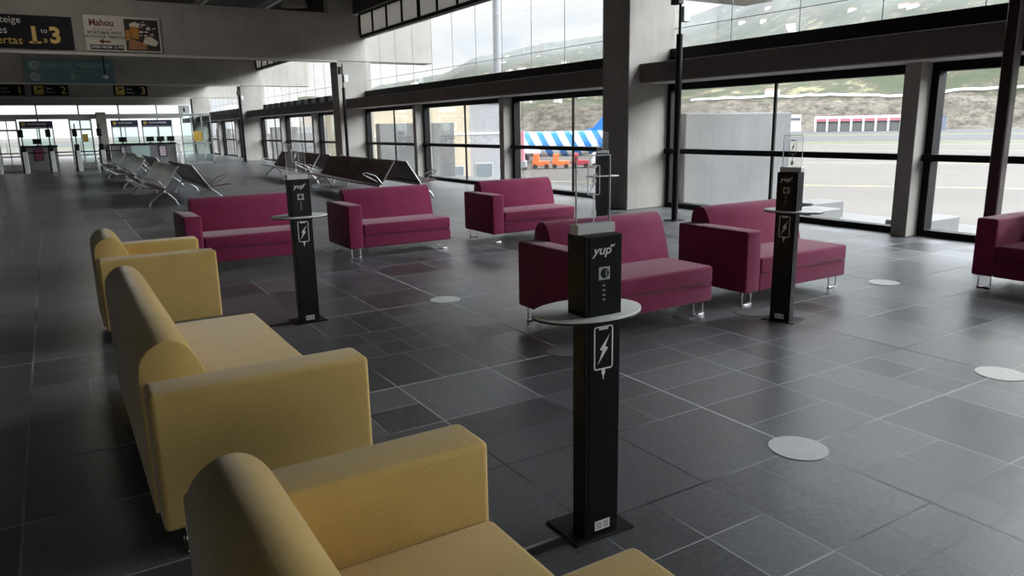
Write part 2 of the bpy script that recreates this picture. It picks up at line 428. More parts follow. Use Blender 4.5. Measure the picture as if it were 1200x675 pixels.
# rear glazing behind the camera and far-end glazing
def endwall(y, name, label, z0, z1, x0=XL, x1=10.3, n=9):
    w = thing(name, label, 'window', (x0, y, 0), kind='structure')
    b = B(); L = x1 - x0
    b.box(0, L, -.06, .06, z0, z0 + .1).box(0, L, -.06, .06, z1 - .1, z1)
    st = L / n
    for i in range(n + 1): b.box(i * st - .05, i * st + .05, -.06, .06, z0, z1)
    b.done('window_frame', M['lightgrey'] if y > 0 else M['frame'], w)
    for i in range(n): B().box(i * st + .05, (i + 1) * st - .05, -.004, .004, z0 + .1, z1 - .1).done('glass_pane', M['glass'], w)
endwall(YEND, 'window_120', 'far end glazing behind the boarding enclosure', 0, 3.82)
endwall(YB, 'window_121', 'rear glazing behind the viewer', 0, 5.2)
o = B().box(XL, 10.3, YB - .2, YB, 5.2, 6.9).done('wall_rear', M['conc_beam']); tag(o, 'concrete wall above the rear glazing', 'wall', kind='structure')
o = B().box(XL, 10.3, YEND, YEND + .3, 3.82, 6.9).done('wall_far', M['conc_beam']); tag(o, 'concrete wall above the far end glazing', 'wall', kind='structure')
o = B().box(9.42, 10.4, YB, BAYS[0], 0, 6.9).done('wall_right', M['conc']); tag(o, 'concrete wall behind the viewer on the window side', 'wall', kind='structure')
# joists
for k, x in enumerate((-4.0, -1.6, .8, 3.2, 5.6, 8.0)):
    b = B().box(x, x + .12, 11.6, 66, 6.35, 6.6)
    o = b.done('joist', M['joist']); tag(o, 'pale thin joist under the dark ceiling', 'joist', group='joists under the ceiling', kind='structure')

# brown steel column on the right with the black box behind
o = B().box(-.065, .065, -.065, .065, 0, 6.9, .012, 1).done('steel_column', M['brownsteel'], loc=(8.77, 4.12, 0)); tag(o, 'brown steel column in front of the right window behind the maroon sofa at the edge', 'column', kind='structure')
t = thing('wall_box', 'black box fixed to the long beam right of the brown steel column', 'box', (9.3, 3.85, 2.3))
B().box(-.08, .08, -.42, .42, 0, 1.05, .01, 1).done('housing', M['frame'], t)
B().box(-.1, -.08, -.36, .36, .06, .99).done('front_panel', M['black_gloss'], t)

# sensor masts
def mast(y, label):
    t = thing('sensor_mast', label, 'mast', (8.77, y, 0), group=None)
    B().box(-.12, .12, -.12, .12, 0, .012).done('base_plate', M['black'], t)
    B().cyl((0, 0, .012), (0, 0, 2.98), .052, 16).done('pole', M['black'], t, smooth=True)
    B().cyl((0, 0, 2.98), (0, 0, 3.75), .022, 12).done('upper_pole', M['black'], t, smooth=True)
    B().box(.03, .17, -.05, .05, 3.17, 3.40, .01, 2).done('sensor_box', M['whitepaint'], t)
    B().box(-.13, -.02, -.09, .09, 3.42, 3.66, .01, 2).done('camera_housing', M['darkpanel'], t)
    return t
mast(9.05, 'black sensor mast with a white box, in front of the big near pillar')
mast(25.05, 'black sensor mast in front of the second concrete pillar, beyond the bench rows')
mast(41.05, 'black sensor mast in front of the third concrete pillar, far down the hall')

# ------------------------------------------------------------------ floor discs
def disc(x, y, label, worn=False):
    o = B().cyl((0, 0, .0), (0, 0, .003), .142, 48).done('floor_disc', M['sticker_worn' if worn else 'sticker'], loc=(x, y, .0005))
    tag(o, label, 'floor sticker', 'round floor stickers on the tile grid')
disc(2.99, 2.17, 'round white floor sticker nearest the viewer, right of the middle charging post')
disc(4.97, 2.17, 'round white floor sticker at the right edge of the picture')
disc(6.93, 4.18, 'round white floor sticker between the right sofa and the window')
disc(3.01, 6.13, 'round white floor sticker left of the middle maroon sofa, in open floor')
disc(2.98, 8.06, 'worn pinkish round floor sticker in front of the far middle maroon sofa', True)
disc(4.94, 4.15, 'worn dark round floor sticker at the foot of the right charging post', True)
disc(2.99, 4.15, 'worn dark round floor sticker behind the middle charging post', True)

# cable strips
for n, (x0, x1, y, lab) in enumerate(((.9, 1.54, 2.13, 'black cable strip on the floor left of the middle charging post'), (1.05, 1.56, 6.13, 'black cable strip on the floor left of the left charging post'))):
    o = B().box(x0, x1, y - .02, y + .02, .0005, .006, .002, 1).done('cable_strip', M['black']); tag(o, lab, 'cable strip')

# ------------------------------------------------------------------ sofas (local: front faces -Y, arm at -X)
SD = .85
def rounded(pts):
    return pts
def make_sofa(W, arms, fab, label, group):
    root = thing('sofa', label, 'sofa', group=group)
    m = M[fab]; h = W / 2; d = SD / 2; aw = .19
    xl = -h + aw; xr = h - (aw if arms == 2 else 0)
    for s in ((-1,) if arms == 1 else (-1, 1)):
        a, b_ = (-h, -h + aw) if s < 0 else (h - aw, h)
        o = B().box(a, b_, -d, d - .015, .125, .672, .022, 4).done('arm', m, root, smooth=True)
        # piping
        x = a + .012 if s < 0 else b_ - .012
    B().box(xl + .002, xr - .002, -d + .008, d - .03, .125, .272, .014, 3).done('base_frame', m, root, smooth=True)
    # seat cushion with softly crowned top
    bm = B().box(xl + .003, xr - .003, -d, d - .26, .276, .425, .026, 4)
    bm.done('seat_cushion', m, root, smooth=True)
    B().path([(xl + .03, -d - .001, .274), (xr - .02, -d - .001, .274)], .004, 6).done('seam_piping', m, root, smooth=True)
    # backrest, profile in (y, z): rear plane at y = d
    prof = []
    ctrl = [(d - .004, .13), (d - .002, .69), (d - .008, .738), (d - .026, .775), (d - .055, .802), (d - .092, .819), (d - .13, .821), (d - .165, .806), (d - .193, .778), (d - .217, .738), (d - .238, .685), (d - .262, .615), (d - .285, .54), (d - .306, .46), (d - .322, .39), (d - .328, .13)]
    sm = []
    for q in range(len(ctrl) - 1):
        sm.append(ctrl[q])
        if 2 <= q < len(ctrl) - 3:
            a_, b_, c_, e_ = ctrl[q - 1], ctrl[q], ctrl[q + 1], ctrl[q + 2]
            for t_ in (.333, .667):
                sm.append(tuple(.5 * (2 * b_[k_] + (c_[k_] - a_[k_]) * t_ + (2 * a_[k_] - 5 * b_[k_] + 4 * c_[k_] - e_[k_]) * t_ ** 2 + (3 * b_[k_] - a_[k_] - 3 * c_[k_] + e_[k_]) * t_ ** 3) for k_ in (0, 1)))
    sm.append(ctrl[-1]); ctrl = sm[:1] + [p_ for p_ in sm[1:]]
    B().prism([(y, z) for y, z in ctrl], 0, xl - (.012 if True else 0), xr + (.012 if arms == 2 else 0), .007, 2).done('backrest', m, root, smooth=True)
    # chrome sled feet
    def foot(x, y):
        b = B().cyl((x - .055, y, .014), (x - .055, y, .128), .0065, 10).cyl((x + .055, y, .014), (x + .055, y, .128), .0065, 10)
        b.box(x - .062, x + .062, y - .014, y + .014, .0, .014, .004, 2)
        b.box(x - .07, x + .07, y - .02, y + .02, .121, .126)
        b.done('foot', M['chrome'], root, smooth=True)
    for x in (-h + .10, h - .10):
        for y in (-d + .07, d - .10): foot(x, y)
    return root
ms = make_sofa(1.42, 1, 'maroon', '', 'maroon sofas')
W1 = .71
SOFAS = [
    (3.19 + W1, 4.275 + .425, 0, 'maroon one-armed sofa directly behind the middle charging post'),
    (5.0 + W1, 4.27 + .425, 0, 'maroon one-armed sofa behind the right charging post'),
    (3.03 + W1, 8.80 + .425, 0, 'maroon one-armed sofa just right of the left charging post, in front of the dark benches'),
    (5.09 + W1, 8.78 + .425, 0, 'maroon one-armed sofa nearest the window with the striped aircraft'),
    (1.165 + W1, 8.90 + .425, 0, 'maroon one-armed sofa behind the left charging post, partly hidden by it'),
]
for i, (x, y, rz, lab) in enumerate(SOFAS):
    o = ms if i == 0 else copy_tree(ms)
    place(o, (x, y, 0), rz, lab)
o = copy_tree(ms); place(o, (7.385 + .425, 3.60 - W1, 0), -PI / 2, 'dark maroon sofa cut off by the right edge of the picture, seen from its arm')
y2 = make_sofa(2.13, 1, 'yellow', 'long yellow one-armed sofa in the middle of the left row', 'yellow seating')
place(y2, (.17 + .425, 2.82 + 1.065, 0), PI / 2)
y3 = make_sofa(1.04, 2, 'yellow', 'yellow two-armed armchair farthest back in the left row', 'yellow seating')
place(y3, (.18 + .425, 6.20 + .52, 0), PI / 2); y3.name = 'armchair'; y3['category'] = 'armchair'
y1 = copy_tree(y3); place(y1, (.165 + .425, .955 + .52, 0), PI / 2, 'yellow two-armed armchair in the foreground, cut off by the bottom edge'); y1['category'] = 'armchair'

# ------------------------------------------------------------------ charging posts
def make_kiosk():
    root = thing('charging_post', '', 'charging station', group='black phone charging posts')
    bp = B().box(-.14, .14, -.105, .115, .0, .008, .002, 1).done('base_plate', M['black'], root)
    B().box(-.0825, .0825, -.072, .010, .008, .89, .004, 2).done('column', M['black'], root)
    B().box(-.066, .066, -.0745, -.072, .012, .885).done('column_face', M['black_gloss'], root)
    B().box(-.084, .084, -.074, .040, .902, 1.205, .003, 2).done('head', M['black'], root)
    B().box(-.068, .068, -.077, -.074, .906, 1.20).done('head_face', M['black_gloss'], root)
    # oval tabletop
    bm = bmesh.new(); n = 64
    b = B()
    pts = [(.012 + .232 * math.cos(2 * PI * i / n), .045 + .165 * math.sin(2 * PI * i / n)) for i in range(n)]
    b.prism(pts, 2, .888, .902, .002, 2)
    b.done('tabletop', M['tabletop'], root, smooth=True)
    pts2 = [(.012 + .2335 * math.cos(2 * PI * i / n), .045 + .1665 * math.sin(2 * PI * i / n)) for i in range(n)]
    B().prism(pts2, 2, .885, .892).done('tabletop_edge', M['black'], root, smooth=True)
    B().box(-.086, .086, -.03, .022, 1.205, 1.242, .002, 1).done('acrylic_holder', M['tabletop'], root)
    ac = B().box(-.076, .076, -.008, -.002, 1.236, 1.49, .0, 1).done('acrylic_panel', M['acrylic'], root)
    e = B()
    for x in (-.077, .077): e.box(x - .0015, x + .0015, -.0085, -.0015, 1.242, 1.49)
    e.box(-.077, .077, -.0085, -.0015, 1.488, 1.4915)
    e.done('panel_edge', M['acr_edge'], ac)
    def rrect(w, h, r, n=5):
        P = []
        for cx, cz, a0 in ((w - r, h - r, 0), (-w + r, h - r, 90), (-w + r, -h + r, 180), (w - r, -h + r, 270)):
            for i in range(n + 1):
                a = R(a0 + 90 * i / n); P.append((cx + r * math.cos(a), cz + r * math.sin(a)))
        return P
    def ring(b, w, h, r, t, cx, cz, y0, y1):
        O = rrect(w, h, r); I = rrect(w - t, h - t, max(.002, r - t)); n = len(O)
        vs = [[b.bm.verts.new((cx + p[0], y, cz + p[1])) for p in Q] for y in (y0, y1) for Q in (O, I)]
        for i in range(n):
            j = (i + 1) % n
            b.bm.faces.new((vs[0][i], vs[0][j], vs[1][j], vs[1][i])); b.bm.faces.new((vs[2][i], vs[3][i], vs[3][j], vs[2][j]))
            b.bm.faces.new((vs[0][i], vs[2][i], vs[2][j], vs[0][j])); b.bm.faces.new((vs[1][i], vs[1][j], vs[3][j], vs[3][i]))
    def icon(cz, y, s, mat, parent, name, bolt=True):
        b = B(); ring(b, .046 * s, .088 * s, .012 * s, .0055 * s, 0, cz, y - .001, y)
        b.box(-.022 * s, .022 * s, y - .001, y, cz + .073 * s, cz + .084 * s)
        b.box(-.008 * s, .008 * s, y - .001, y, cz - .104 * s, cz - .088 * s)
        b.box(-.0055 * s, .0055 * s, y - .001, y, cz - .112 * s, cz - .104 * s)
        b.box(-.002 * s, .002 * s, y - .001, y, cz - .128 * s, cz - .112 * s)
        if bolt:
            P = [(.030, .052), (-.018, -.006), (-.004, -.012), (-.028, -.066), (.022, -.002), (.008, .006)]
            P = [(p[0] * s, cz + p[1] * s) for p in P]
            b.prism(P, 1, y - .001, y)
        return b.done(name, mat, parent)
    icon(.777, -.0748, .97, M['white'], root, 'phone_symbol')
    icon(1.40, -.0085, .62, M['acr_edge'], ac, 'engraved_phone_symbol')
    e = B().box(-.011, .011, -.0095, -.0085, 1.262, 1.29).box(-.002, .002, -.0095, -.0085, 1.245, 1.34)
    e.done('engraved_plug', M['acr_edge'], ac)
    text('yup', .048, M['white'], root, (-.012, -.0775, 1.150), 'logo_lettering', shear=.25, ext=.0006, sx=1.2, bold=.0006)
    w = B().path([(.026, -.0778, 1.158), (.032, -.0778, 1.167), (.039, -.0778, 1.160), (.046, -.0778, 1.170)], .0022, 6); w.done('logo_wave', M['white'], root)
    r = B().box(-.026, .024, -.0785, -.077, 1.04, 1.088, .0, 1).done('card_reader', M['alu'], root)
    B().cyl((0, -.0795, 1.064), (0, -.0785, 1.064), .019, 24).done('reader_window', M['black_gloss'], r)
    B().box(.002, .012, -.0802, -.0795, 1.05, 1.078).done('reader_mark', M['midgrey'], r)
    for z in (1.018, 1.0, .982, .965):
        B().box(-.008, .004, -.0778, -.077, z - .0025, z + .0025).done('indicator_mark', M['lightgrey'], root)
    l = B().box(-.035, .038, -.0752, -.0745, .022, .062).done('rating_label', M['signwhite'], root)
    b = B()
    for z in (.030, .036, .042, .048, .054): b.box(-.030, -.002, -.0756, -.0752, z - .0015, z + .0015).box(.006, .032, -.0756, -.0752, z - .0015, z + .0015)
    b.done('label_print', M['midgrey'], l)
    return root
k = make_kiosk()
place(k, (1.682, 2.165, 0), R(-1), 'black phone charging post with oval shelf in the centre foreground')
K2 = copy_tree(k); place(K2, (1.70, 6.14, 0), R(0), 'black phone charging post on the left, in front of a maroon sofa')
K3 = copy_tree(k); place(K3, (4.965, 3.835, 0), R(-76), 'black phone charging post on the right, turned sideways beside a maroon sofa')
K4 = copy_tree(k); place(K4, (6.55, 8.20, 0), R(158), 'distant black charging post seen from behind, between sofas and the near pillar')

# ------------------------------------------------------------------ beam benches
def make_bench(L, back, label, n=5):
    """row along +Y from 0 to L, seat faces -X; hub line at x=0, seat front at x=-.46, back top at x=+.34"""
    root = thing('beam_bench', label, 'bench', group='rows of beam seating')
    B().box(-.05, .03, .1, L - .1, .30, .36, .006, 1).done('beam', M['caststeel'], root)
    st = L / n
    for i in range(n):
        y0 = i * st + .015; y1 = (i + 1) * st - .015
        prof = [(-.47, .395), (-.46, .42), (-.40, .43), (-.2, .40), (-.02, .375), (.01, .39), (-.01, .36), (-.2, .38), (-.40, .405)]
        B().prism([(x, z) for x, z in prof], 1, y0, y1).done('seat', M['brownseat'], root, smooth=True)
        o = B()
        pr = [(-.02, .40), (.06, .50), (.16, .66), (.27, .83), (.31, .86), (.325, .85), (.18, .655), (.08, .49), (.0, .385)]
        o.prism([(x, z) for x, z in pr], 1, y0, y1).done('backrest', M[back], root, smooth=True)
    for y in (0.02, L - .02):
        B().path([(.02, y, .38), (-.12, y, .56), (-.34, y, .64), (-.42, y, .63), (-.40, y, .60), (-.08, y, .42)], .013, 8).done('armrest', M['caststeel'], root, smooth=True)
        B().path([(0, y, .36), (.33, y, .87)], .014, 8).done('side_bar', M['caststeel'], root, smooth=True)
    for y in (.12, L - .12 if L < 5 else L - .12):
        lg = B().path([(-.02, y, .33), (-.12, y, .25), (-.30, y, .10), (-.34, y, .02)], .022, 8).path([(-.02, y, .33), (.08, y, .25), (.20, y, .12), (.24, y, .02)], .022, 8)
        lg.sph((-.02, y, .31), .05, 6)
        lg.cyl((-.34, y, 0), (-.34, y, .03), .03, 10).cyl((.24, y, 0), (.24, y, .03), .03, 10)
        lg.done('leg', M['caststeel'], root, smooth=True)
    return root
def pair(cx, y, L, rz, bl, br, labl, labr, proto=None):
    # left row faces -X, right row faces +X (mirrored by rotation)
    a = copy_tree(proto[0]) if proto else make_bench(L, bl, labl)
    place(a, (cx - .47 * math.cos(rz), y - .47 * math.sin(rz), 0), rz, labl)
    b = copy_tree(proto[1]) if proto else make_bench(L, br, labr)
    place(b, (cx + .47 * math.cos(rz) - L * math.sin(rz), y + .47 * math.sin(rz) + L * math.cos(rz), 0), rz + PI, labr)
    return a, b
PR = pair(2.53, 18.0, 4.1, 0, 'silverperf', 'brownseat', 'nearest left bench row facing left, silver backs, beyond the yellow armchair', 'bench row back to back with the nearest silver-backed row, facing right')
pair(2.53, 24.6, 4.1, 0, 0, 0, 'second silver-backed bench row facing left, between two others', 'bench row facing right behind the second silver-backed row', PR)
pair(2.53, 31.1, 4.1, 0, 0, 0, 'third silver-backed bench row facing left, nearest the boarding counters', 'bench row facing right behind the third silver-backed row', PR)
PM = pair(6.72, 15.7, 5.3, R(-3), 'brownseat', 'brownseat', 'dark brown bench row facing left, just behind the far middle maroon sofa', 'dark brown bench row facing the windows, nearest of the central pair')
pair(7.05, 22.2, 5.3, R(-3), 0, 0, 'farther dark brown bench row facing left, seen through the left charging post panel', 'farther dark brown bench row facing the windows near the second pillar', PM)

# ------------------------------------------------------------------ overhead signs
YS = BAYS[2] - .06
t = thing('direction_sign', 'big black gate direction sign on the first beam, cut by the left edge', 'sign', (0, YS, 0))
B().box(-1.75, 1.04, -.04, .03, 4.09, 5.02).done('panel', M['signblack'], t)
text('Flugsteige', .27, M['signwhite'], t, (-.24, -.045, 4.87), 'lettering', align='RIGHT')
text('Gates', .30, M['signwhite'], t, (-.60, -.045, 4.58), 'lettering', align='RIGHT')
text('Puertas', .32, M['signyellow'], t, (-.26, -.045, 4.30), 'lettering', align='RIGHT')
text('1', .62, M['signyellow'], t, (.04, -.045, 4.46), 'numeral', bold=.022)
B().box(-.10, .20, -.047, -.041, 4.235, 4.29).done('numeral_foot', M['signyellow'], t)
text('to', .20, M['signwhite'], t, (.30, -.045, 4.60), 'lettering')
text('a', .24, M['signyellow'], t, (.31, -.045, 4.34), 'lettering')
text('3', .62, M['signyellow'], t, (.57, -.045, 4.46), 'numeral', bold=.022)
t = thing('advertising_board', 'ivory cafe advertising board with food picture on the first beam', 'sign', (0, YS, 0))
B().box(1.35, 3.45, -.04, .03, 4.08, 5.12).done('panel', M['ivory'], t)
text('Mahou', .27, M['darkred'], t, (1.82, -.045, 4.90), 'brand_lettering', bold=.008, sx=.9)
b = B()
for i in range(5):
    cx = 1.62 + i * .11; P = []
    for j in range(10):
        a = PI / 2 + j * PI / 5; r = .032 if j % 2 == 0 else .014; P.append((cx + r * math.cos(a), 4.72 + r * math.sin(a)))
    b.prism(P, 1, -.045, -.04)
b.done('star_row', M['darkred'], t)
text('SPORTSBAR WITH', .115, M['green'], t, (1.88, -.045, 4.61), 'lettering', bold=.004)
text('OUTDOOR TERRACE', .115, M['green'], t, (1.88, -.045, 4.49), 'lettering', bold=.004)
B().prism([(1.70, 4.36), (1.83, 4.44), (1.83, 4.385), (2.02, 4.385), (2.02, 4.335), (1.83, 4.335), (1.83, 4.28)], 1, -.046, -.04).done('arrow', M['darkred'], t)
bb = B().box(1.45, 2.36, -.046, -.04, 4.12, 4.26, .0).done('hours_bar', M['signblack'], t)
text('OPEN FROM 12 PM', .105, M['signwhite'], t, (1.905, -.049, 4.19), 'lettering', bold=.003)
pp = B().box(2.44, 3.40, -.046, -.04, 4.12, 5.05).done('picture', M['photodark'], t)
b = B()
for i in range(14):
    a = random.uniform(0, 6.28); cx = random.uniform(2.85, 3.3); cz = random.uniform(4.55, 4.98); r = random.uniform(.02, .05)
    P = [(cx + r * 1.6 * math.cos(2 * PI * j / 8), cz + r * .7 * math.sin(2 * PI * j / 8)) for j in range(8)]; b.prism(P, 1, -.048, -.046)
b.done('printed_highlights', M['foam'], pp)
B().prism([(2.62, 4.48), (2.82, 4.46), (2.84, 4.82), (2.60, 4.84)], 1, -.049, -.046).done('printed_beer_glass', M['beer'], pp)
B().prism([(2.58, 4.84), (2.86, 4.81), (2.86, 4.90), (2.76, 4.98), (2.60, 4.92)], 1, -.050, -.046).done('printed_foam', M['foam'], pp)
B().prism([(2.46, 4.40), (2.58, 4.42), (2.60, 4.74), (2.46, 4.72)], 1, -.049, -.046).done('printed_second_glass', M['beer'], pp)
B().prism([(2.50, 4.16), (3.02, 4.16), (3.02, 4.30), (2.86, 4.38), (2.60, 4.46), (2.52, 4.36)], 1, -.050, -.046).done('printed_toast', M['bread'], pp)
B().prism([(2.92, 4.34), (3.28, 4.26), (3.36, 4.40), (3.16, 4.56), (2.98, 4.52)], 1, -.050, -.046).done('printed_bun', M['foam'], pp)
YT = BAYS[3] - .06
t = thing('terrace_sign', 'faded teal terrace sign with two round emblems on the second beam', 'sign', (0, YT, 0))
B().box(-.53, 3.20, -.04, .03, 4.02, 5.15).done('panel', M['teal'], t)
text('TERRAZA MIRADOR', .34, M['tealpale'], t, (1.55, -.045, 4.85), 'lettering', ext=.001)
b = B().box(.95, 2.15, -.043, -.04, 4.60, 4.615); b.done('underline', M['tealpale'], t)
b = B(); b.prism([(1.30, 4.33), (1.46, 4.49), (1.50, 4.45), (1.40, 4.35), (1.72, 4.35), (1.72, 4.31), (1.40, 4.31), (1.50, 4.21), (1.46, 4.17)], 1, -.044, -.04); b.done('arrow', M['tealpale'], t)
for cz in (4.82, 4.30):
    e = B().cyl((-.14, -.043, cz), (-.14, -.04, cz), .21, 36).done('round_emblem', M['tealpale'], t)
    b = B()
    if cz > 4.5: b.box(-.19, -.17, -.046, -.043, cz - .12, cz + .12).box(-.11, -.09, -.046, -.043, cz - .12, cz + .12).cyl((-.10, -.046, cz + .07), (-.10, -.043, cz + .07), .045, 16)
    else: b.box(-.27, -.01, -.046, -.043, cz - .03, cz + .0).box(-.24, -.04, -.046, -.043, cz + .05, cz + .07)
    b.done('emblem_mark', M['teal'], e)
YG = BAYS[4] - .06
def gate_sign(x0, x1, num, lab):
    t = thing('gate_sign', lab, 'sign', (x0, YG, 0), group='gate number signs on the third beam'); w = x1 - x0
    B().box(0, w, -.04, .03, 4.12, 4.82).done('panel', M['signblack'], t)
    p = B().box(.12, .66, -.044, -.04, 4.19, 4.74).done('symbol_tile', M['signyellow'], t)
    b = B(); b.prism([(.20, 4.42), (.24, 4.40), (.58, 4.58), (.60, 4.63), (.54, 4.64)], 1, -.048, -.044); b.prism([(.36, 4.52), (.26, 4.66), (.31, 4.66), (.50, 4.58)], 1, -.048, -.044); b.box(.2, .6, -.048, -.044, 4.27, 4.29)
    b.done('plane_symbol', M['signblack'], p)
    text('Gate', .19, M['signwhite'], t, (.78, -.045, 4.58), 'lettering', align='LEFT')
    text('Puerta', .19, M['signwhite'], t, (.78, -.045, 4.34), 'lettering', align='LEFT')
    text(num, .66, M['signyellow'], t, (w - .28, -.045, 4.46), 'numeral', bold=.008)
gate_sign(-2.98, -.90, '1', 'black gate sign with yellow numeral 1, cut by the left edge')
gate_sign(-.51, 1.56, '2', 'black gate sign with yellow numeral 2 under the teal sign')
gate_sign(4.24, 6.34, '3', 'black gate sign with yellow numeral 3, rightmost of three')
# small ceiling-hung camera in front of the teal sign
t = thing('hanging_camera', 'tiny camera on a thin black rod hanging in front of the teal sign', 'camera', (2.62, 40.0, 4.0))
B().cyl((0, 0, .25), (0, 0, 2.9), .03, 8).done('rod', M['black'], t)
B().sph((0, 0, .18), .13, 8, (1, 1, .7)).done('camera_dome', M['whitepaint'], t, smooth=True)
# pendant lamp near the top edge
def pendant(lit):
    t = thing('pendant_lamp', 'round white pendant lamp hanging above the first beam', 'lamp', (7.0, 24.0, 5.33), group='pendant lamps under the ceiling')
    b = B(); b.cyl((0, 0, 0), (0, 0, .26), .40, 28, .30); b.done('lamp_shade', M['frost'], t, smooth=True)
    B().cyl((0, 0, .26), (0, 0, .42), .26, 24, .12).done('lamp_housing', M['alu'], t, smooth=True)
    B().cyl((0, 0, .42), (0, 0, 1.57), .02, 8).done('rod', M['black'], t)
    if not lit: return t
    l = bpy.data.lights.new('fill_bulb', 'POINT'); l.energy = 60; l.shadow_soft_size = .35; l.color = (1, .93, .84)
    o = bpy.data.objects.new('fill_bulb', l); C.objects.link(o); o.parent = t; o.location = (0, 0, -.06)
    return t
pendant(False)
p0 = pendant(True); first = True  # lit pendants out of view, added to brighten the sign beams
for (x, y) in ((1, 23), (-5, 20), (-5, 38)):
    o = p0 if first else copy_tree(p0); first = False; place(o, (x, y, 5.33), 0, 'added out-of-view white pendant lamp ' + ('in the middle of the hall before the sign beam' if x > 0 else 'over the far left side, %s the sign beam' % ('before' if y < 26 else 'beyond')))

# ------------------------------------------------------------------ boarding area (partition plane Y = 41, barriers Y = 38)
PY = 41.0
# fascia
o = B().box(-6.5, 5.9, PY - .05, PY + .3, 2.30, 2.52).done('fascia', M['lightgrey']); tag(o, 'pale grey fascia running above the boarding counters', 'fascia', kind='structure')
def gdoor(x0, x1, label, sticker=True, mat='tealglass', z1=2.30):
    t = thing('glass_door', label, 'door', (x0, PY, 0), kind=None); w = x1 - x0
    b = B().box(0, .07, -.04, .04, 0, z1).box(w - .07, w, -.04, .04, 0, z1).box(.07, w - .07, -.04, .04, z1 - .08, z1).box(.07, w - .07, -.04, .04, 0, .28).box(w / 2 - .02, w / 2 + .02, -.03, .03, .28, z1 - .08)
    b.done('door_frame', M['alu'], t)
    B().box(.07, w / 2 - .02, -.005, .005, .28, z1 - .08).done('glass_pane', M[mat], t)
    B().box(w / 2 + .02, w - .07, -.005, .005, .28, z1 - .08).done('glass_pane', M[mat], t)
    B().box(w / 2 - .12, w / 2 - .08, -.09, -.04, .8, 1.3).done('handle', M['chrome'], t)
    b = B().box(.07, w - .07, -.008, -.005, 1.78, 1.86); b.done('marking_band', M['lightgrey'], t)
    if sticker: B().box(w / 2 + .03, w / 2 + .25, -.012, -.006, 1.24, 1.60).done('notice', M['amber'], t)
gdoor(-1.95, -1.12, 'white framed glass door left of the boarding counters', False, 'glass')
gdoor(.90, 1.85, 'tall teal glass door with amber notice between the two boarding counters')
def counter(x0, x1, label, posters, signs, glassmid=False):
    t = thing('boarding_counter', label, 'counter', (x0, PY, 0)); w = x1 - x0
    B().box(0, w, -.55, -.05, 0, 1.04, .01, 1).done('counter_front', M['midgrey'], t)
    B().box(-.03, w + .03, -.60, 0, 1.04, 1.12, .01, 1).done('countertop', M['signblack'], t)
    if glassmid: B().box(w * .30, w * .58, -.562, -.552, .2, 1.0).done('glass_front', M['tealpale'], t)
    for (a, b_, mat) in posters:
        p = B().box(a - x0, b_ - x0, -.565, -.552, .44, 1.0).done('poster', M['posterdark'], t)
        B().box(a - x0 + .05, b_ - x0 - .05, -.57, -.565, .49, .95).done('poster_picture', M[mat], p)
    for (a, b_) in signs:
        s_ = B().box(a - x0, b_ - x0, -.06, .02, 1.95, 2.22).done('counter_sign', M['navy'], t)
        B().cyl((a - x0 + .16, -.065, 2.085), (a - x0 + .16, -.06, 2.085), .085, 16).done('sign_symbol', M['signyellow'], s_)
        B().box(a - x0 + .32, b_ - x0 - .25, -.064, -.06, 2.05, 2.13).done('sign_lettering', M['lightgrey'], s_)
        f = B().box(a - x0, b_ - x0, -.02, .02, 1.88, 1.95).box(a - x0, a - x0 + .05, -.02, .02, 1.12, 1.95).box(b_ - x0 - .05, b_ - x0, -.02, .02, 1.12, 1.95).box((a + b_) / 2 - x0 - .02, (a + b_) / 2 - x0 + .02, -.02, .02, 1.12, 1.88)
        f.done('screen_frame', M['alu'], t)
        B().box(a - x0 + .05, b_ - x0 - .05, -.004, .004, 1.12, 1.88).done('glass_screen', M['tealglass'], t)
    return t
counter(-1.08, .30, 'left boarding counter with a maroon poster behind the barriers', [(-.66, -.27, 'maroonposter')], [(-1.05, .26)])
counter(2.50, 5.35, 'right boarding counter with two poster panels and two dark signs', [(2.88, 3.12, 'poster'), (4.55, 4.92, 'poster')], [(2.65, 3.83), (3.98, 5.35)], True)
def monitor(x, lab, z=1.121, s=1.):
    t = thing('monitor', lab, 'monitor', (x, PY - .35, z), group='monitors on the boarding counters')
    B().box(-.09, .09, -.06, .06, 0, .01).done('stand', M['black'], t)
    B().box(-.02, .02, -.02, .01, .01, .12).done('neck', M['black'], t)
    B().box(-.17 * s, .17 * s, -.02, .02, .07, .30).done('screen', M['black'], t)
for x, l in ((3.05, 'dark monitor on the left half of the right boarding counter'), (4.25, 'dark monitor in the middle of the right boarding counter'), (4.72, 'dark monitor next to the middle one on the right boarding counter'), (5.18, 'dark monitor at the right end of the right boarding counter'), (-.45, 'dark monitor on the left boarding counter')): monitor(x, l)
# concrete post between door and counters
o = B().box(2.05, 2.47, PY - .30, PY + .1, 0, 2.6, .01, 1).done('concrete_post', M['conc']); tag(o, 'pale concrete post between the teal glass door and the right counter', 'pillar', kind='structure')
# slanted white strip
o = B().prism([(5.50, 0), (5.66, 0), (5.48, 1.05), (5.36, 1.05)], 1, PY - .75, PY - .65).done('white_divider', M['whitepaint']); tag(o, 'slanted white divider at the right end of the boarding counters', 'divider')
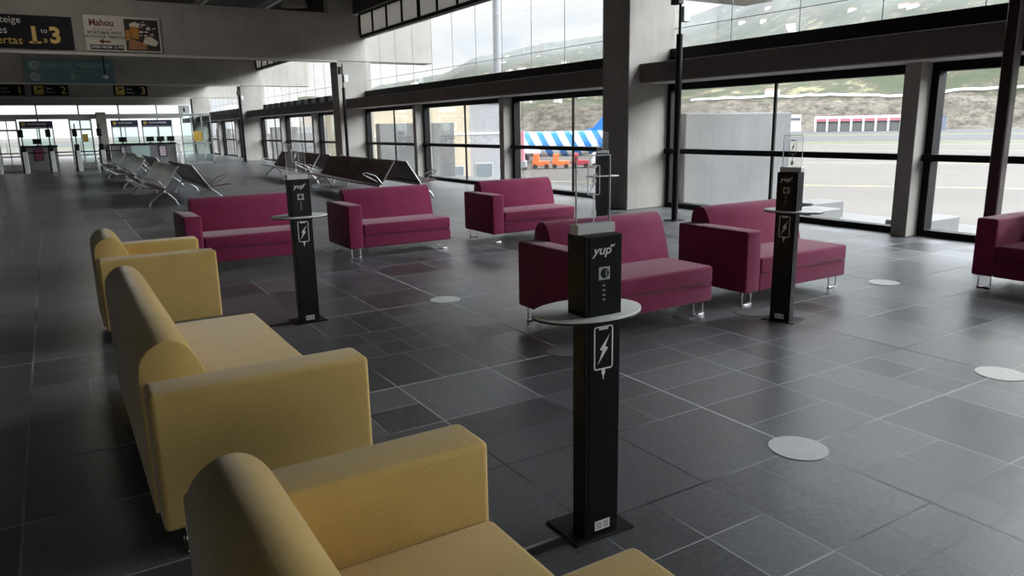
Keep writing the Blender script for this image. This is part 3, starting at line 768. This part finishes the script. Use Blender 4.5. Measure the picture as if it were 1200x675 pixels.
# right glass enclosure
t = thing('glass_enclosure', 'pale teal glass enclosure with amber notice right of the counters', 'enclosure', (5.75, PY, 0))
b = B()
for x in (0, .48, .98, 1.40): b.box(x, x + .05, -.03, .03, 0, 2.45)
b.box(0, 1.45, -.03, .03, 2.40, 2.50).box(0, 1.45, -.03, .03, 0, .12).box(0, 1.45, -.03, .03, 1.02, 1.08)
b.done('frame', M['alu'], t)
for a, c in ((.05, .48), (.53, .98), (1.03, 1.40)):
    B().box(a, c, -.004, .004, .12, 1.02).done('lower_pane', M['tealglass'], t)
    B().box(a, c, -.004, .004, 1.08, 2.40).done('upper_pane', M['tealglass'], t)
B().box(.55, .98, -.015, -.006, 1.14, 1.64).done('notice', M['amber'], t)
t2 = thing('restroom_sign', 'white sign with a small dark figure above the glass enclosure', 'sign', (5.72, PY - .06, 2.52))
B().box(0, .52, -.02, .02, 0, .38).done('panel', M['whitepaint'], t2)
B().sph((.26, -.025, .27), .03, 6).box(.22, .30, -.03, -.02, .08, .23).done('figure_symbol', M['signblack'], t2)
# barriers
def gate(x, lab):
    t = thing('boarding_gate', lab, 'gate', (x, 38.0, 0), group='boarding gate pedestals')
    B().box(-.075, .10, -.2, .5, 0, .90, .01, 1).done('pedestal', M['whitepaint'], t)
    B().box(-.13, -.075, -.2, .5, 0, .93, .005, 1).done('side_panel', M['black'], t)
    B().box(-.12, .07, -.18, .02, .90, 1.17, .02, 2).done('reader', M['black'], t)
    B().cyl((-.02, -.05, 1.15), (-.02, -.05, 2.05), .025, 8).done('pole', M['black'], t)
    B().box(-.14, .05, -.12, -.06, 1.50, 1.83, .01, 1).done('display', M['black'], t)
    B().box(.10, .78, .1, .13, .82, .87).done('barrier_arm', M['black'], t)
for x, l in ((-.93, 'white boarding gate pedestal leftmost of four'), (.06, 'white boarding gate pedestal second from left, before the left counter end'), (1.05, 'white boarding gate pedestal in front of the teal glass door'), (1.99, 'white boarding gate pedestal rightmost of four, by the concrete post'), (-1.9, 'white boarding gate pedestal at the left edge of the picture')): gate(x, l)

# ------------------------------------------------------------------ outside
def slabm(name, c1, c2, sc, rough=.8):
    m, nt, b = newmat(name); tc = N(nt, 'ShaderNodeTexCoord'); n = N(nt, 'ShaderNodeTexNoise'); n.inputs['Scale'].default_value = sc; n.inputs['Detail'].default_value = 8
    nt.links.new(tc.outputs['Object'], n.inputs['Vector']); cr = N(nt, 'ShaderNodeValToRGB'); nt.links.new(n.outputs['Fac'], cr.inputs[0])
    cr.color_ramp.elements[0].position = .35; cr.color_ramp.elements[1].position = .65
    cr.color_ramp.elements[0].color = (*c1, 1); cr.color_ramp.elements[1].color = (*c2, 1)
    nt.links.new(cr.outputs[0], b.inputs['Base Color']); b.inputs['Roughness'].default_value = rough; b.inputs['Specular IOR Level'].default_value = .2
    return m
M['apron'] = slabm('apron_concrete', (.098, .090, .080), (.118, .108, .096), .05)
M['asphalt'] = slabm('runway_asphalt', (.062, .062, .065), (.075, .075, .078), .05)
M['grass'] = slabm('dry_grass', (.065, .085, .04), (.12, .12, .08), .3)
M['yline'] = plain('yellow_line_paint', (.34, .28, .13), .6)
A = R(57)  # airfield axis: strips lie perpendicular to this bearing
def strip(u0, u1, v0, v1, z0, z1, mat, name, label, kind='structure', cat='ground'):
    b = B(); P = []
    for u, v in ((u0, v0), (u1, v0), (u1, v1), (u0, v1)):
        P.append((u * math.sin(A) + v * math.cos(A), u * math.cos(A) - v * math.sin(A)))
    b.prism(P, 2, z0, z1); o = b.done(name, M[mat]); tag(o, label, cat, kind=kind); return o
o = B().box(-700, 1500, -900, 1500, -4.6, -4.3).done('ground', M['apron']); tag(o, 'wide ground under the airfield', 'ground', kind='structure')
strip(-60, 196, -600, 600, -4.29, -4.0, 'apron', 'apron', 'pale concrete apron beyond the windows')
strip(196, 222, -600, 600, -4.29, -4.02, 'grass', 'grass_verge', 'narrow green verge between apron and runway', 'stuff', 'grass')
strip(222, 292, -600, 600, -4.29, -4.0, 'asphalt', 'runway', 'grey asphalt runway strip')
strip(292, 330, -600, 600, -4.29, -4.03, 'grass', 'grass_margin', 'green margin beyond the runway', 'stuff', 'grass')
strip(330, 420, -600, 600, -4.29, -4.0, 'asphalt', 'service_road', 'grey service area in front of the low building with red bays')
for i, (u, v0, v1) in enumerate(((70, -200, 200), (108, -200, 200), (150, -200, 200), (186, -300, 300))):
    strip(u, u + .5, v0, v1, -3.999, -3.985, 'yline', 'apron_line', 'thin yellow line painted on the apron, %s' % ['nearest', 'second', 'third', 'along the far apron edge'][i], 'structure', 'marking')
# low concrete planters / slabs right outside the right windows
for i, (x0, x1, y0, y1, z1, lab) in enumerate(((11.3, 12.2, 8.3, 8.9, .02, 'low concrete block outside the window behind the right charging post'), (11.3, 12.6, 6.4, 6.9, .02, 'low concrete block outside near the slim pillar'), (11.2, 12.0, 4.8, 5.3, .02, 'low concrete block outside the rightmost window'), (12.6, 13.6, 9.2, 9.8, .0, 'low concrete block outside next to the wing wall'))):
    o = B().box(x0, x1, y0, y1, -.35, z1, .02, 1).done('concrete_block', M['conc_out']); tag(o, lab, 'block')
o = B().box(GX + .2, 14.2, -8, 75, -.6, -.33).done('terrace', M['conc_out']); tag(o, 'concrete ledge outside along the windows', 'ledge', kind='structure')

# buildings beside the apron seen through the middle windows
def block(x0, x1, y0, y1, z1, mat, label, wins, name='building'):
    t = thing(name, label, 'building', (x0, y0, -4))
    w = x1 - x0
    B().box(0, w, 0, y1 - y0, 0, z1 + 4).done('wall', M[mat], t)
    B().box(-.15, w + .15, -.15, y1 - y0 + .15, z1 + 4, z1 + 4.25).done('parapet', M['lightgrey'], t)
    B().box(-.06, w + .06, -.08, 0, 4.9, 5.05).done('ledge', M['whitepaint'], t)
    for (a, b_, c, d) in wins:
        f = B().box(a - .08, b_ + .08, -.06, .02, c - .08, d + .08).done('window', M['lightgrey'], t)
        B().box(a, b_, -.08, -.06, c, d).done('pane', M['winpane'], f)
block(22.0, 32.6, 60, 75, 4.3, 'cream', 'cream low building across the ledge, seen through the middle windows', [(1, 2.6, 1.2, 2.4), (3.4, 5, 1.2, 2.4), (7.2, 8.9, 3.2, 5.8), (8.0, 9.8, .9, 2.1)])
block(32.8, 36.3, 61, 75, 3.7, 'greyrender', 'grey low building joined to the right of the cream one', [(.9, 2.6, .9, 2.2)])

# lamp mast
t = thing('floodlight_mast', 'tall grey floodlight mast beyond the upper glazing', 'mast', (47.5, 80, -4))
B().cyl((0, 0, 0), (0, 0, 26), .55, 14, .35).done('pole', M['greyrender'], t, smooth=True)
B().box(-1.6, 1.6, -.3, .3, 25.6, 27).done('light_head', M['greyrender'], t)

# aircraft: blue and white striped rear fuselage and fin
def stripes():
    m, nt, b = newmat('blue_white_stripes'); tc = N(nt, 'ShaderNodeTexCoord')
    mp = N(nt, 'ShaderNodeMapping'); mp.inputs['Rotation'].default_value = (0, R(28), 0); nt.links.new(tc.outputs['Object'], mp.inputs[0])
    s = N(nt, 'ShaderNodeSeparateXYZ'); nt.links.new(mp.outputs[0], s.inputs[0])
    a = N(nt, 'ShaderNodeMath', operation='MULTIPLY'); a.inputs[1].default_value = 1 / 1.9; nt.links.new(s.outputs[0], a.inputs[0])
    f = N(nt, 'ShaderNodeMath', operation='FRACT'); nt.links.new(a.outputs[0], f.inputs[0])
    l = N(nt, 'ShaderNodeMath', operation='LESS_THAN'); l.inputs[1].default_value = .48; nt.links.new(f.outputs[0], l.inputs[0])
    mx = N(nt, 'ShaderNodeMix', data_type='RGBA'); mx.inputs[6].default_value = (.85, .88, .9, 1); mx.inputs[7].default_value = (.04, .24, .68, 1)
    nt.links.new(l.outputs[0], mx.inputs[0]); nt.links.new(mx.outputs[2], b.inputs['Base Color']); b.inputs['Roughness'].default_value = .35
    return m
M['stripes'] = stripes()
az = R(33.7); rr = 118
pc = Vector((rr * math.sin(az), rr * math.cos(az), 0))
t = thing('aircraft', 'airliner with blue and white striped fuselage and blue fin behind the window', 'aircraft', (pc.x, pc.y, -4), R(-36))
b = B(); st = []
prof = [(-26, .3), (-25, 1.1), (-23, 1.75), (-20, 1.95), (6, 1.95), (9, 1.8), (13, 1.2), (16, .55), (17, .2)]
n = 24; rings = []
for x, r in prof:
    zc = 2.7 + (0 if x < 6 else (x - 6) * .085)
    rings.append([b.bm.verts.new((x, r * math.cos(2 * PI * i / n), zc + r * math.sin(2 * PI * i / n))) for i in range(n)])
for i in range(len(rings) - 1):
    for j in range(n): b.bm.faces.new((rings[i][j], rings[i][(j + 1) % n], rings[i + 1][(j + 1) % n], rings[i + 1][j]))
b.bm.faces.new(rings[0]); b.bm.faces.new(rings[-1])
b.done('fuselage', M['stripes'], t, smooth=True)
B().prism([(6.0, 4.4), (8.6, 5.1), (13.5, 10.7), (16.5, 10.7), (15.5, 3.95)], 1, -.18, .18).done('tail_fin', M['bluepaint'], t)
B().prism([(11.5, -.3), (15, -5.5), (16.4, -5.5), (15.6, .3), (16.4, 5.5), (15, 5.5)], 2, 3.6, 3.8).done('tailplane', M['white'], t)
B().prism([(-8, -1), (-1, -16), (1, -16), (-1, 0), (1, 16), (-1, 16)], 2, 1.9, 2.2).done('wing', M['white'], t)
for s in (-1, 1): B().cyl((-9, s * 5, 1.45), (-5, s * 5, 1.45), .9, 18, .8).done('engine', M['bluepaint'], t, smooth=True)
for x, y in ((-20, 0), (-2, -2.6), (-2, 2.6)): B().cyl((x, y, .45), (x, y, 1.4), .12, 8).cyl((x, y - .3, .45), (x, y + .3, .45), .45, 16).done('landing_gear', M['tyre'], t)
# ground equipment
def cart(x, y, rz, mat, label, L=2.3, H=1.3):
    t = thing('baggage_tug', label, 'vehicle', (x, y, -4), rz, 'ground vehicles by the aircraft')
    B().box(-L / 2, L / 2, -.75, .75, .35, .35 + H * .5, .08, 2).done('body', M[mat], t)
    B().box(-L / 2 + .15, -L / 2 + .95, -.65, .65, .35 + H * .5, .35 + H * 1.2, .06, 2).done('cab', M[mat], t)
    for a in (-1, 1):
        for c in (-1, 1): B().cyl((a * L * .33, c * .78, .3), (a * L * .33, c * .60, .3), .3, 14).done('wheel', M['tyre'], t)
def onray(azd, r): return r * math.sin(R(azd)), r * math.cos(R(azd))
for azd, r, mat, lab in ((33.9, 99, 'orange', 'orange ground vehicle beneath the striped fuselage, leftmost'), (35.4, 99, 'orange', 'orange ground vehicle beneath the striped fuselage, second'), (36.9, 100, 'redpaint', 'red ground vehicle beneath the striped fuselage'), (38.4, 100, 'whitepaint', 'white ground vehicle at the tail of the aircraft')):
    x, y = onray(azd, r); cart(x, y, R(-36), mat, lab)
x, y = onray(32.3, 98)
t = thing('boarding_stairs', 'pink-red mobile boarding stairs at the left end of the striped aircraft', 'vehicle', (x, y, -4), R(-36))
B().box(-.6, .6, -1, 1, .5, 4.9, .05, 1).done('tower', M['pinkpaint'], t)
B().box(-.9, .9, -1.6, 1.6, .3, 1.1, .05, 1).done('chassis', M['greyrender'], t)
for a in (-1, 1):
    for c in (-1, 1): B().cyl((a * .85, c * 1.0, .35), (a * .7, c * 1.0, .35), .35, 12).done('wheel', M['tyre'], t)

# low building with red bays
def bearing_obj(name, label, cat, azd, r, group=None):
    x, y = onray(azd, r); return thing(name, label, cat, (x, y, -4), -R(azd), group)
t = bearing_obj('fire_station', 'low white building with seven red-topped bays across the runway', 'building', 56.35, 400)
W = 38.5; H_ = 7.4
B().box(-W / 2, W / 2, 1.2, 12, 0, H_ - .6).done('rear_body', M['bluegrey'], t)
B().box(-W / 2, W / 2, 0, 12, H_ - 1.3, H_, .05, 1).done('roof_band', M['whitepaint'], t)
B().box(-W / 2 + .3, W / 2 - .3, -.05, .2, H_ - 2.6, H_ - 1.3).done('red_lintel', M['pinkpaint'], t)
for i in range(8):
    x = -W / 2 + .5 + i * (W - 1) / 7
    B().box(x - .5, x + .5, -.1, 1.2, 0, H_ - 1.3).done('bay_post', M['whitepaint'], t)
for i in range(7):
    x = -W / 2 + .5 + (i + .5) * (W - 1) / 7
    B().box(x - 2.2, x + 2.2, 1.0, 1.2, 0, 4.4).done('bay_door', M['midgrey'], t)
t = bearing_obj('grey_annex', 'blue-grey box building to the right of the red bays', 'building', 60.4, 404)
B().box(-9, 9, 0, 10, 0, 6.4).done('wall', M['bluegrey'], t); B().box(-9.2, 9.2, -.2, 10.2, 6.4, 6.8).done('parapet', M['bluegrey'], t)
t = bearing_obj('control_room', 'small white building with a wide window left of the red bays', 'building', 52.2, 410)
B().box(-4, 4, 0, 7, 0, 3.4).box(-2.8, 3.6, 1, 6, 3.4, 8.2).done('wall', M['whitepaint'], t)
B().box(-2.5, 3.3, .93, 1.0, 5.6, 6.9).done('window', M['winpane'], t); B().box(-3.1, 3.9, .7, 6.3, 8.2, 8.6).done('roof', M['whitepaint'], t)

# hillside
def hillmat():
    m, nt, b = newmat('hillside'); tc = N(nt, 'ShaderNodeTexCoord')
    def noise(s, d=8, ro=.6):
        n = N(nt, 'ShaderNodeTexNoise'); n.inputs['Scale'].default_value = s; n.inputs['Detail'].default_value = d; n.inputs['Roughness'].default_value = ro
        nt.links.new(tc.outputs['Object'], n.inputs['Vector']); return n.outputs['Fac']
    c1 = N(nt, 'ShaderNodeValToRGB'); nt.links.new(noise(.04, 12, .8), c1.inputs[0])
    e = c1.color_ramp.elements; e[0].position = .38; e[0].color = (.06, .075, .05, 1); e[1].position = .60; e[1].color = (.24, .23, .135, 1)
    x = e.new(.47); x.color = (.07, .085, .052, 1); x = e.new(.55); x.color = (.10, .092, .07, 1)
    c2 = N(nt, 'ShaderNodeValToRGB'); nt.links.new(noise(.16, 12, .85), c2.inputs[0])
    e = c2.color_ramp.elements; e[0].position = .42; e[0].color = (.062, .053, .043, 1); e[1].position = .60; e[1].color = (.20, .178, .15, 1)
    # rocky bank by height
    s = N(nt, 'ShaderNodeSeparateXYZ'); nt.links.new(tc.outputs['Object'], s.inputs[0])
    ad = N(nt, 'ShaderNodeMath', operation='MULTIPLY_ADD'); ad.inputs[1].default_value = 22; nt.links.new(noise(.03, 4), ad.inputs[0]); nt.links.new(s.outputs[2], ad.inputs[2])
    mr = N(nt, 'ShaderNodeMapRange'); mr.inputs[1].default_value = 24; mr.inputs[2].default_value = 29; nt.links.new(ad.outputs[0], mr.inputs[0])
    mx = N(nt, 'ShaderNodeMix', data_type='RGBA'); nt.links.new(mr.outputs[0], mx.inputs[0]); nt.links.new(c2.outputs[0], mx.inputs[6]); nt.links.new(c1.outputs[0], mx.inputs[7])
    # aerial haze put into the colour: upper slopes fade to pale blue-grey
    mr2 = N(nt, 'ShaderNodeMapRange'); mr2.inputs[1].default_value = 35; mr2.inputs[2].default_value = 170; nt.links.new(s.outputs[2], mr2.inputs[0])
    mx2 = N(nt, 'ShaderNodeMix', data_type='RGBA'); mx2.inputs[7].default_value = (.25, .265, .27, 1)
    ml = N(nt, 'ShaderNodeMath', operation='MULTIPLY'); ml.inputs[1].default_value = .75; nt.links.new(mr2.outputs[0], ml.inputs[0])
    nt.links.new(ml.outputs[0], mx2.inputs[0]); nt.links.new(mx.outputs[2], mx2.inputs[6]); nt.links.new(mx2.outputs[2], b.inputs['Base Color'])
    b.inputs['Roughness'].default_value = .95; b.inputs['Specular IOR Level'].default_value = .1
    return m
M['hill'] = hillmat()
from mathutils import noise as mnoise
CR = [(-40, 3), (0, 3), (18, 1.6), (22, 3.0), (26.7, 3.9), (29, 4.9), (31, 5.2), (34.4, 6.0), (38.5, 6.4), (44.3, 7.2), (47.2, 8.2), (50, 10), (55, 13), (62, 16), (75, 17), (100, 14), (140, 8), (180, 4)]
def crest(a):
    for i in range(len(CR) - 1):
        if CR[i][0] <= a <= CR[i + 1][0]:
            t_ = (a - CR[i][0]) / (CR[i + 1][0] - CR[i][0]); return CR[i][1] * (1 - t_) + CR[i + 1][1] * t_
    return 3
def hz(a, r):
    e = crest(a); top = 2600 * math.tan(R(e))
    nz = mnoise.fractal(Vector((r * math.sin(R(a)) / 260, r * math.cos(R(a)) / 260, 0)), 1.0, 2.1, 6)
    n2 = mnoise.fractal(Vector((r * math.sin(R(a)) / 30, r * math.cos(R(a)) / 30, 5)), 1.0, 2.1, 5)
    bank = 15 + 4 * nz
    if r < 440: return -4.4
    if r < 492:
        t_ = (r - 440) / 52; t_ = t_ * t_ * (3 - 2 * t_); return -4.4 + (bank + 4) * t_ + n2 * 2.2
    t_ = (r - 492) / (2600 - 492)
    base = bank + (top - bank) * (t_ ** .95)
    return base + nz * 26 * min(1, t_ * 5) * (1 - t_ * .7) + n2 * (2.2 - 1.2 * t_)
b = B(); AZ = [a * .5 for a in range(32, 361)]; RS = [430, 440, 446, 452, 460, 468, 476, 484, 492] + [492 + (2108) * (i / 60) ** 1.5 for i in range(1, 61)]
grid = [[b.bm.verts.new((r * math.sin(R(a)), r * math.cos(R(a)), hz(a, r))) for r in RS] for a in AZ]
for i in range(len(AZ) - 1):
    for j in range(len(RS) - 1): b.bm.faces.new((grid[i][j], grid[i + 1][j], grid[i + 1][j + 1], grid[i][j + 1]))
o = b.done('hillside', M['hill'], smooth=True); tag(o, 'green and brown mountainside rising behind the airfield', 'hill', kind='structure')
# terrace wall along the top of the bank
b = B(); pts = [(a * .5, 496) for a in range(90, 150)]
for i in range(len(pts) - 1):
    p = []
    for a, r in (pts[i], pts[i + 1]): p.append(Vector((r * math.sin(R(a)), r * math.cos(R(a)), hz(a, r) + .2)))
    q = (p[1] - p[0]); nn = Vector((q.y, -q.x, 0)).normalized() * .4
    vs = [b.bm.verts.new(v) for v in (p[0] - nn, p[1] - nn, p[1] + nn, p[0] + nn, p[0] - nn + Vector((0, 0, 1.6)), p[1] - nn + Vector((0, 0, 1.6)), p[1] + nn + Vector((0, 0, 1.6)), p[0] + nn + Vector((0, 0, 1.6)))]
    for f in ((0, 1, 2, 3), (4, 5, 6, 7), (0, 1, 5, 4), (1, 2, 6, 5), (2, 3, 7, 6), (3, 0, 4, 7)): b.bm.faces.new([vs[k_] for k_ in f])
o = b.done('retaining_wall', M['whitepaint']); tag(o, 'long white retaining wall along the top of the rocky bank', 'wall', kind='structure')
# houses
h0 = thing('house', 'small white house with low roof scattered on the hillside', 'house', group='white houses scattered on the hillside')
B().box(-6, 6, -4, 4, -4, 5).done('wall', M['whitepaint'], h0)
B().prism([(-4.5, 5), (4.5, 5), (0, 7)], 0, -6.4, 6.4).done('roof', M['roof_tile'], h0)
rnd = random.Random(3); first = True; spots = []
for i in range(170):
    a = rnd.uniform(22, 68); r = rnd.choice((560, 640, 760, 900, 1050, 1250, 1500, 1800)) + rnd.uniform(-60, 60)
    if i % 4 == 0: a = rnd.uniform(32.5, 39); r = rnd.uniform(520, 760)
    if i < 8: a = rnd.uniform(51.5, 54); r = rnd.uniform(620, 700)
    if any(math.hypot(r * math.sin(R(a)) - p_, r * math.cos(R(a)) - q_) < 18 for p_, q_ in spots): continue
    spots.append((r * math.sin(R(a)), r * math.cos(R(a))))
    z = hz(a, r)
    o = h0 if first else copy_tree(h0); first = False
    o.location = (r * math.sin(R(a)), r * math.cos(R(a)), z); s = rnd.uniform(.35, .7)
    o.scale = (s * rnd.uniform(.8, 1.5), s, s); o.rotation_euler = (0, 0, rnd.uniform(0, PI))

# ------------------------------------------------------------------ sky, sun
w = bpy.data.worlds.new('sky'); SC.world = w; w.use_nodes = True; nt = w.node_tree; nt.nodes.clear()
out = N(nt, 'ShaderNodeOutputWorld'); bg = N(nt, 'ShaderNodeBackground'); tc = N(nt, 'ShaderNodeTexCoord')
mp = N(nt, 'ShaderNodeMapping'); mp.inputs['Scale'].default_value = (1, 1, 3.2); nt.links.new(tc.outputs['Generated'], mp.inputs[0])
n = N(nt, 'ShaderNodeTexNoise'); n.inputs['Scale'].default_value = 3.4; n.inputs['Detail'].default_value = 7; n.inputs['Roughness'].default_value = .55; n.inputs['Distortion'].default_value = .4
nt.links.new(mp.outputs[0], n.inputs['Vector'])
cr = N(nt, 'ShaderNodeValToRGB'); nt.links.new(n.outputs['Fac'], cr.inputs[0])
e = cr.color_ramp.elements; e[0].position = .38; e[0].color = (.55, .68, .84, 1); e[1].position = .56; e[1].color = (.95, .95, .94, 1); x = e.new(.46); x.color = (.82, .86, .90, 1)
sp = N(nt, 'ShaderNodeSeparateXYZ'); nt.links.new(tc.outputs['Generated'], sp.inputs[0])
gr = N(nt, 'ShaderNodeValToRGB'); nt.links.new(sp.outputs[2], gr.inputs[0]); e = gr.color_ramp.elements
for k_, (p_, v_) in enumerate(((0.0, .125), (.20, .13), (.36, .40), (.55, .50), (.80, .12), (1.0, .08))):
    x = e[k_] if k_ < 1 else (e[1] if k_ == 1 else e.new(p_))
    x.position = p_; x.color = (v_, v_, v_, 1)
# sky band at mid height raised to light the hall; zenith kept dim
ms_ = N(nt, 'ShaderNodeMath', operation='MULTIPLY'); ms_.inputs[1].default_value = 6.0; nt.links.new(gr.outputs[0], ms_.inputs[0])
nt.links.new(cr.outputs[0], bg.inputs[0]); 
# unseen sky glow added to brighten the hall, over the apron to the right
ga, ge = R(114), R(26)
vd = N(nt, 'ShaderNodeVectorMath', operation='DOT_PRODUCT'); vd.inputs[1].default_value = (math.sin(ga) * math.cos(ge), math.cos(ga) * math.cos(ge), math.sin(ge)); nt.links.new(tc.outputs['Generated'], vd.inputs[0])
gm = N(nt, 'ShaderNodeMapRange', interpolation_type='SMOOTHERSTEP'); gm.inputs[1].default_value = math.cos(R(52)); gm.inputs[2].default_value = math.cos(R(4)); gm.inputs[3].default_value = 0; gm.inputs[4].default_value = 10.0
nt.links.new(vd.outputs['Value'], gm.inputs[0])
ad_ = N(nt, 'ShaderNodeMath', operation='ADD'); nt.links.new(ms_.outputs[0], ad_.inputs[0]); nt.links.new(gm.outputs[0], ad_.inputs[1])
nt.links.new(ad_.outputs[0], bg.inputs[1])
nt.links.new(bg.outputs[0], out.inputs[0])
sun = bpy.data.lights.new('sun', 'SUN'); sun.energy = .25; sun.angle = R(6); sun.color = (1, .94, .85)
so = bpy.data.objects.new('sun', sun); C.objects.link(so)
so.rotation_euler = Vector((-.55, -.45, .70)).to_track_quat('Z', 'Y').to_euler()

# ------------------------------------------------------------------ camera
cam = bpy.data.cameras.new('camera'); co = bpy.data.objects.new('camera', cam); C.objects.link(co)
cam.sensor_width = 36; cam.sensor_fit = 'HORIZONTAL'; cam.lens = 861.7 / 1200 * 36
cam.clip_start = .05; cam.clip_end = 5000
pitch, roll, yaw = .21681883, -.01894144, .54979033
f = Vector((math.sin(yaw) * math.cos(pitch), math.cos(yaw) * math.cos(pitch), -math.sin(pitch)))
r = Vector((math.cos(yaw), -math.sin(yaw), 0)); u = r.cross(f)
cr_, sr_ = math.cos(roll), math.sin(roll)
r2 = cr_ * r + sr_ * u; u2 = -sr_ * r + cr_ * u
mt = Matrix((r2, u2, -f)).transposed().to_4x4(); mt.translation = (0, 0, 1.6)
co.matrix_world = mt
SC.camera = co
vs = SC.view_settings
vs.view_transform = 'Standard'; vs.look = 'None'; vs.gamma = 1; vs.exposure = 1.05; vs.use_curve_mapping = False
cy = SC.cycles
cy.use_denoising = True; cy.max_bounces = 10; cy.diffuse_bounces = 5; cy.glossy_bounces = 4; cy.transparent_max_bounces = 16
cy.sample_clamp_indirect = 6
cy.caustics_reflective = False; cy.caustics_refractive = False
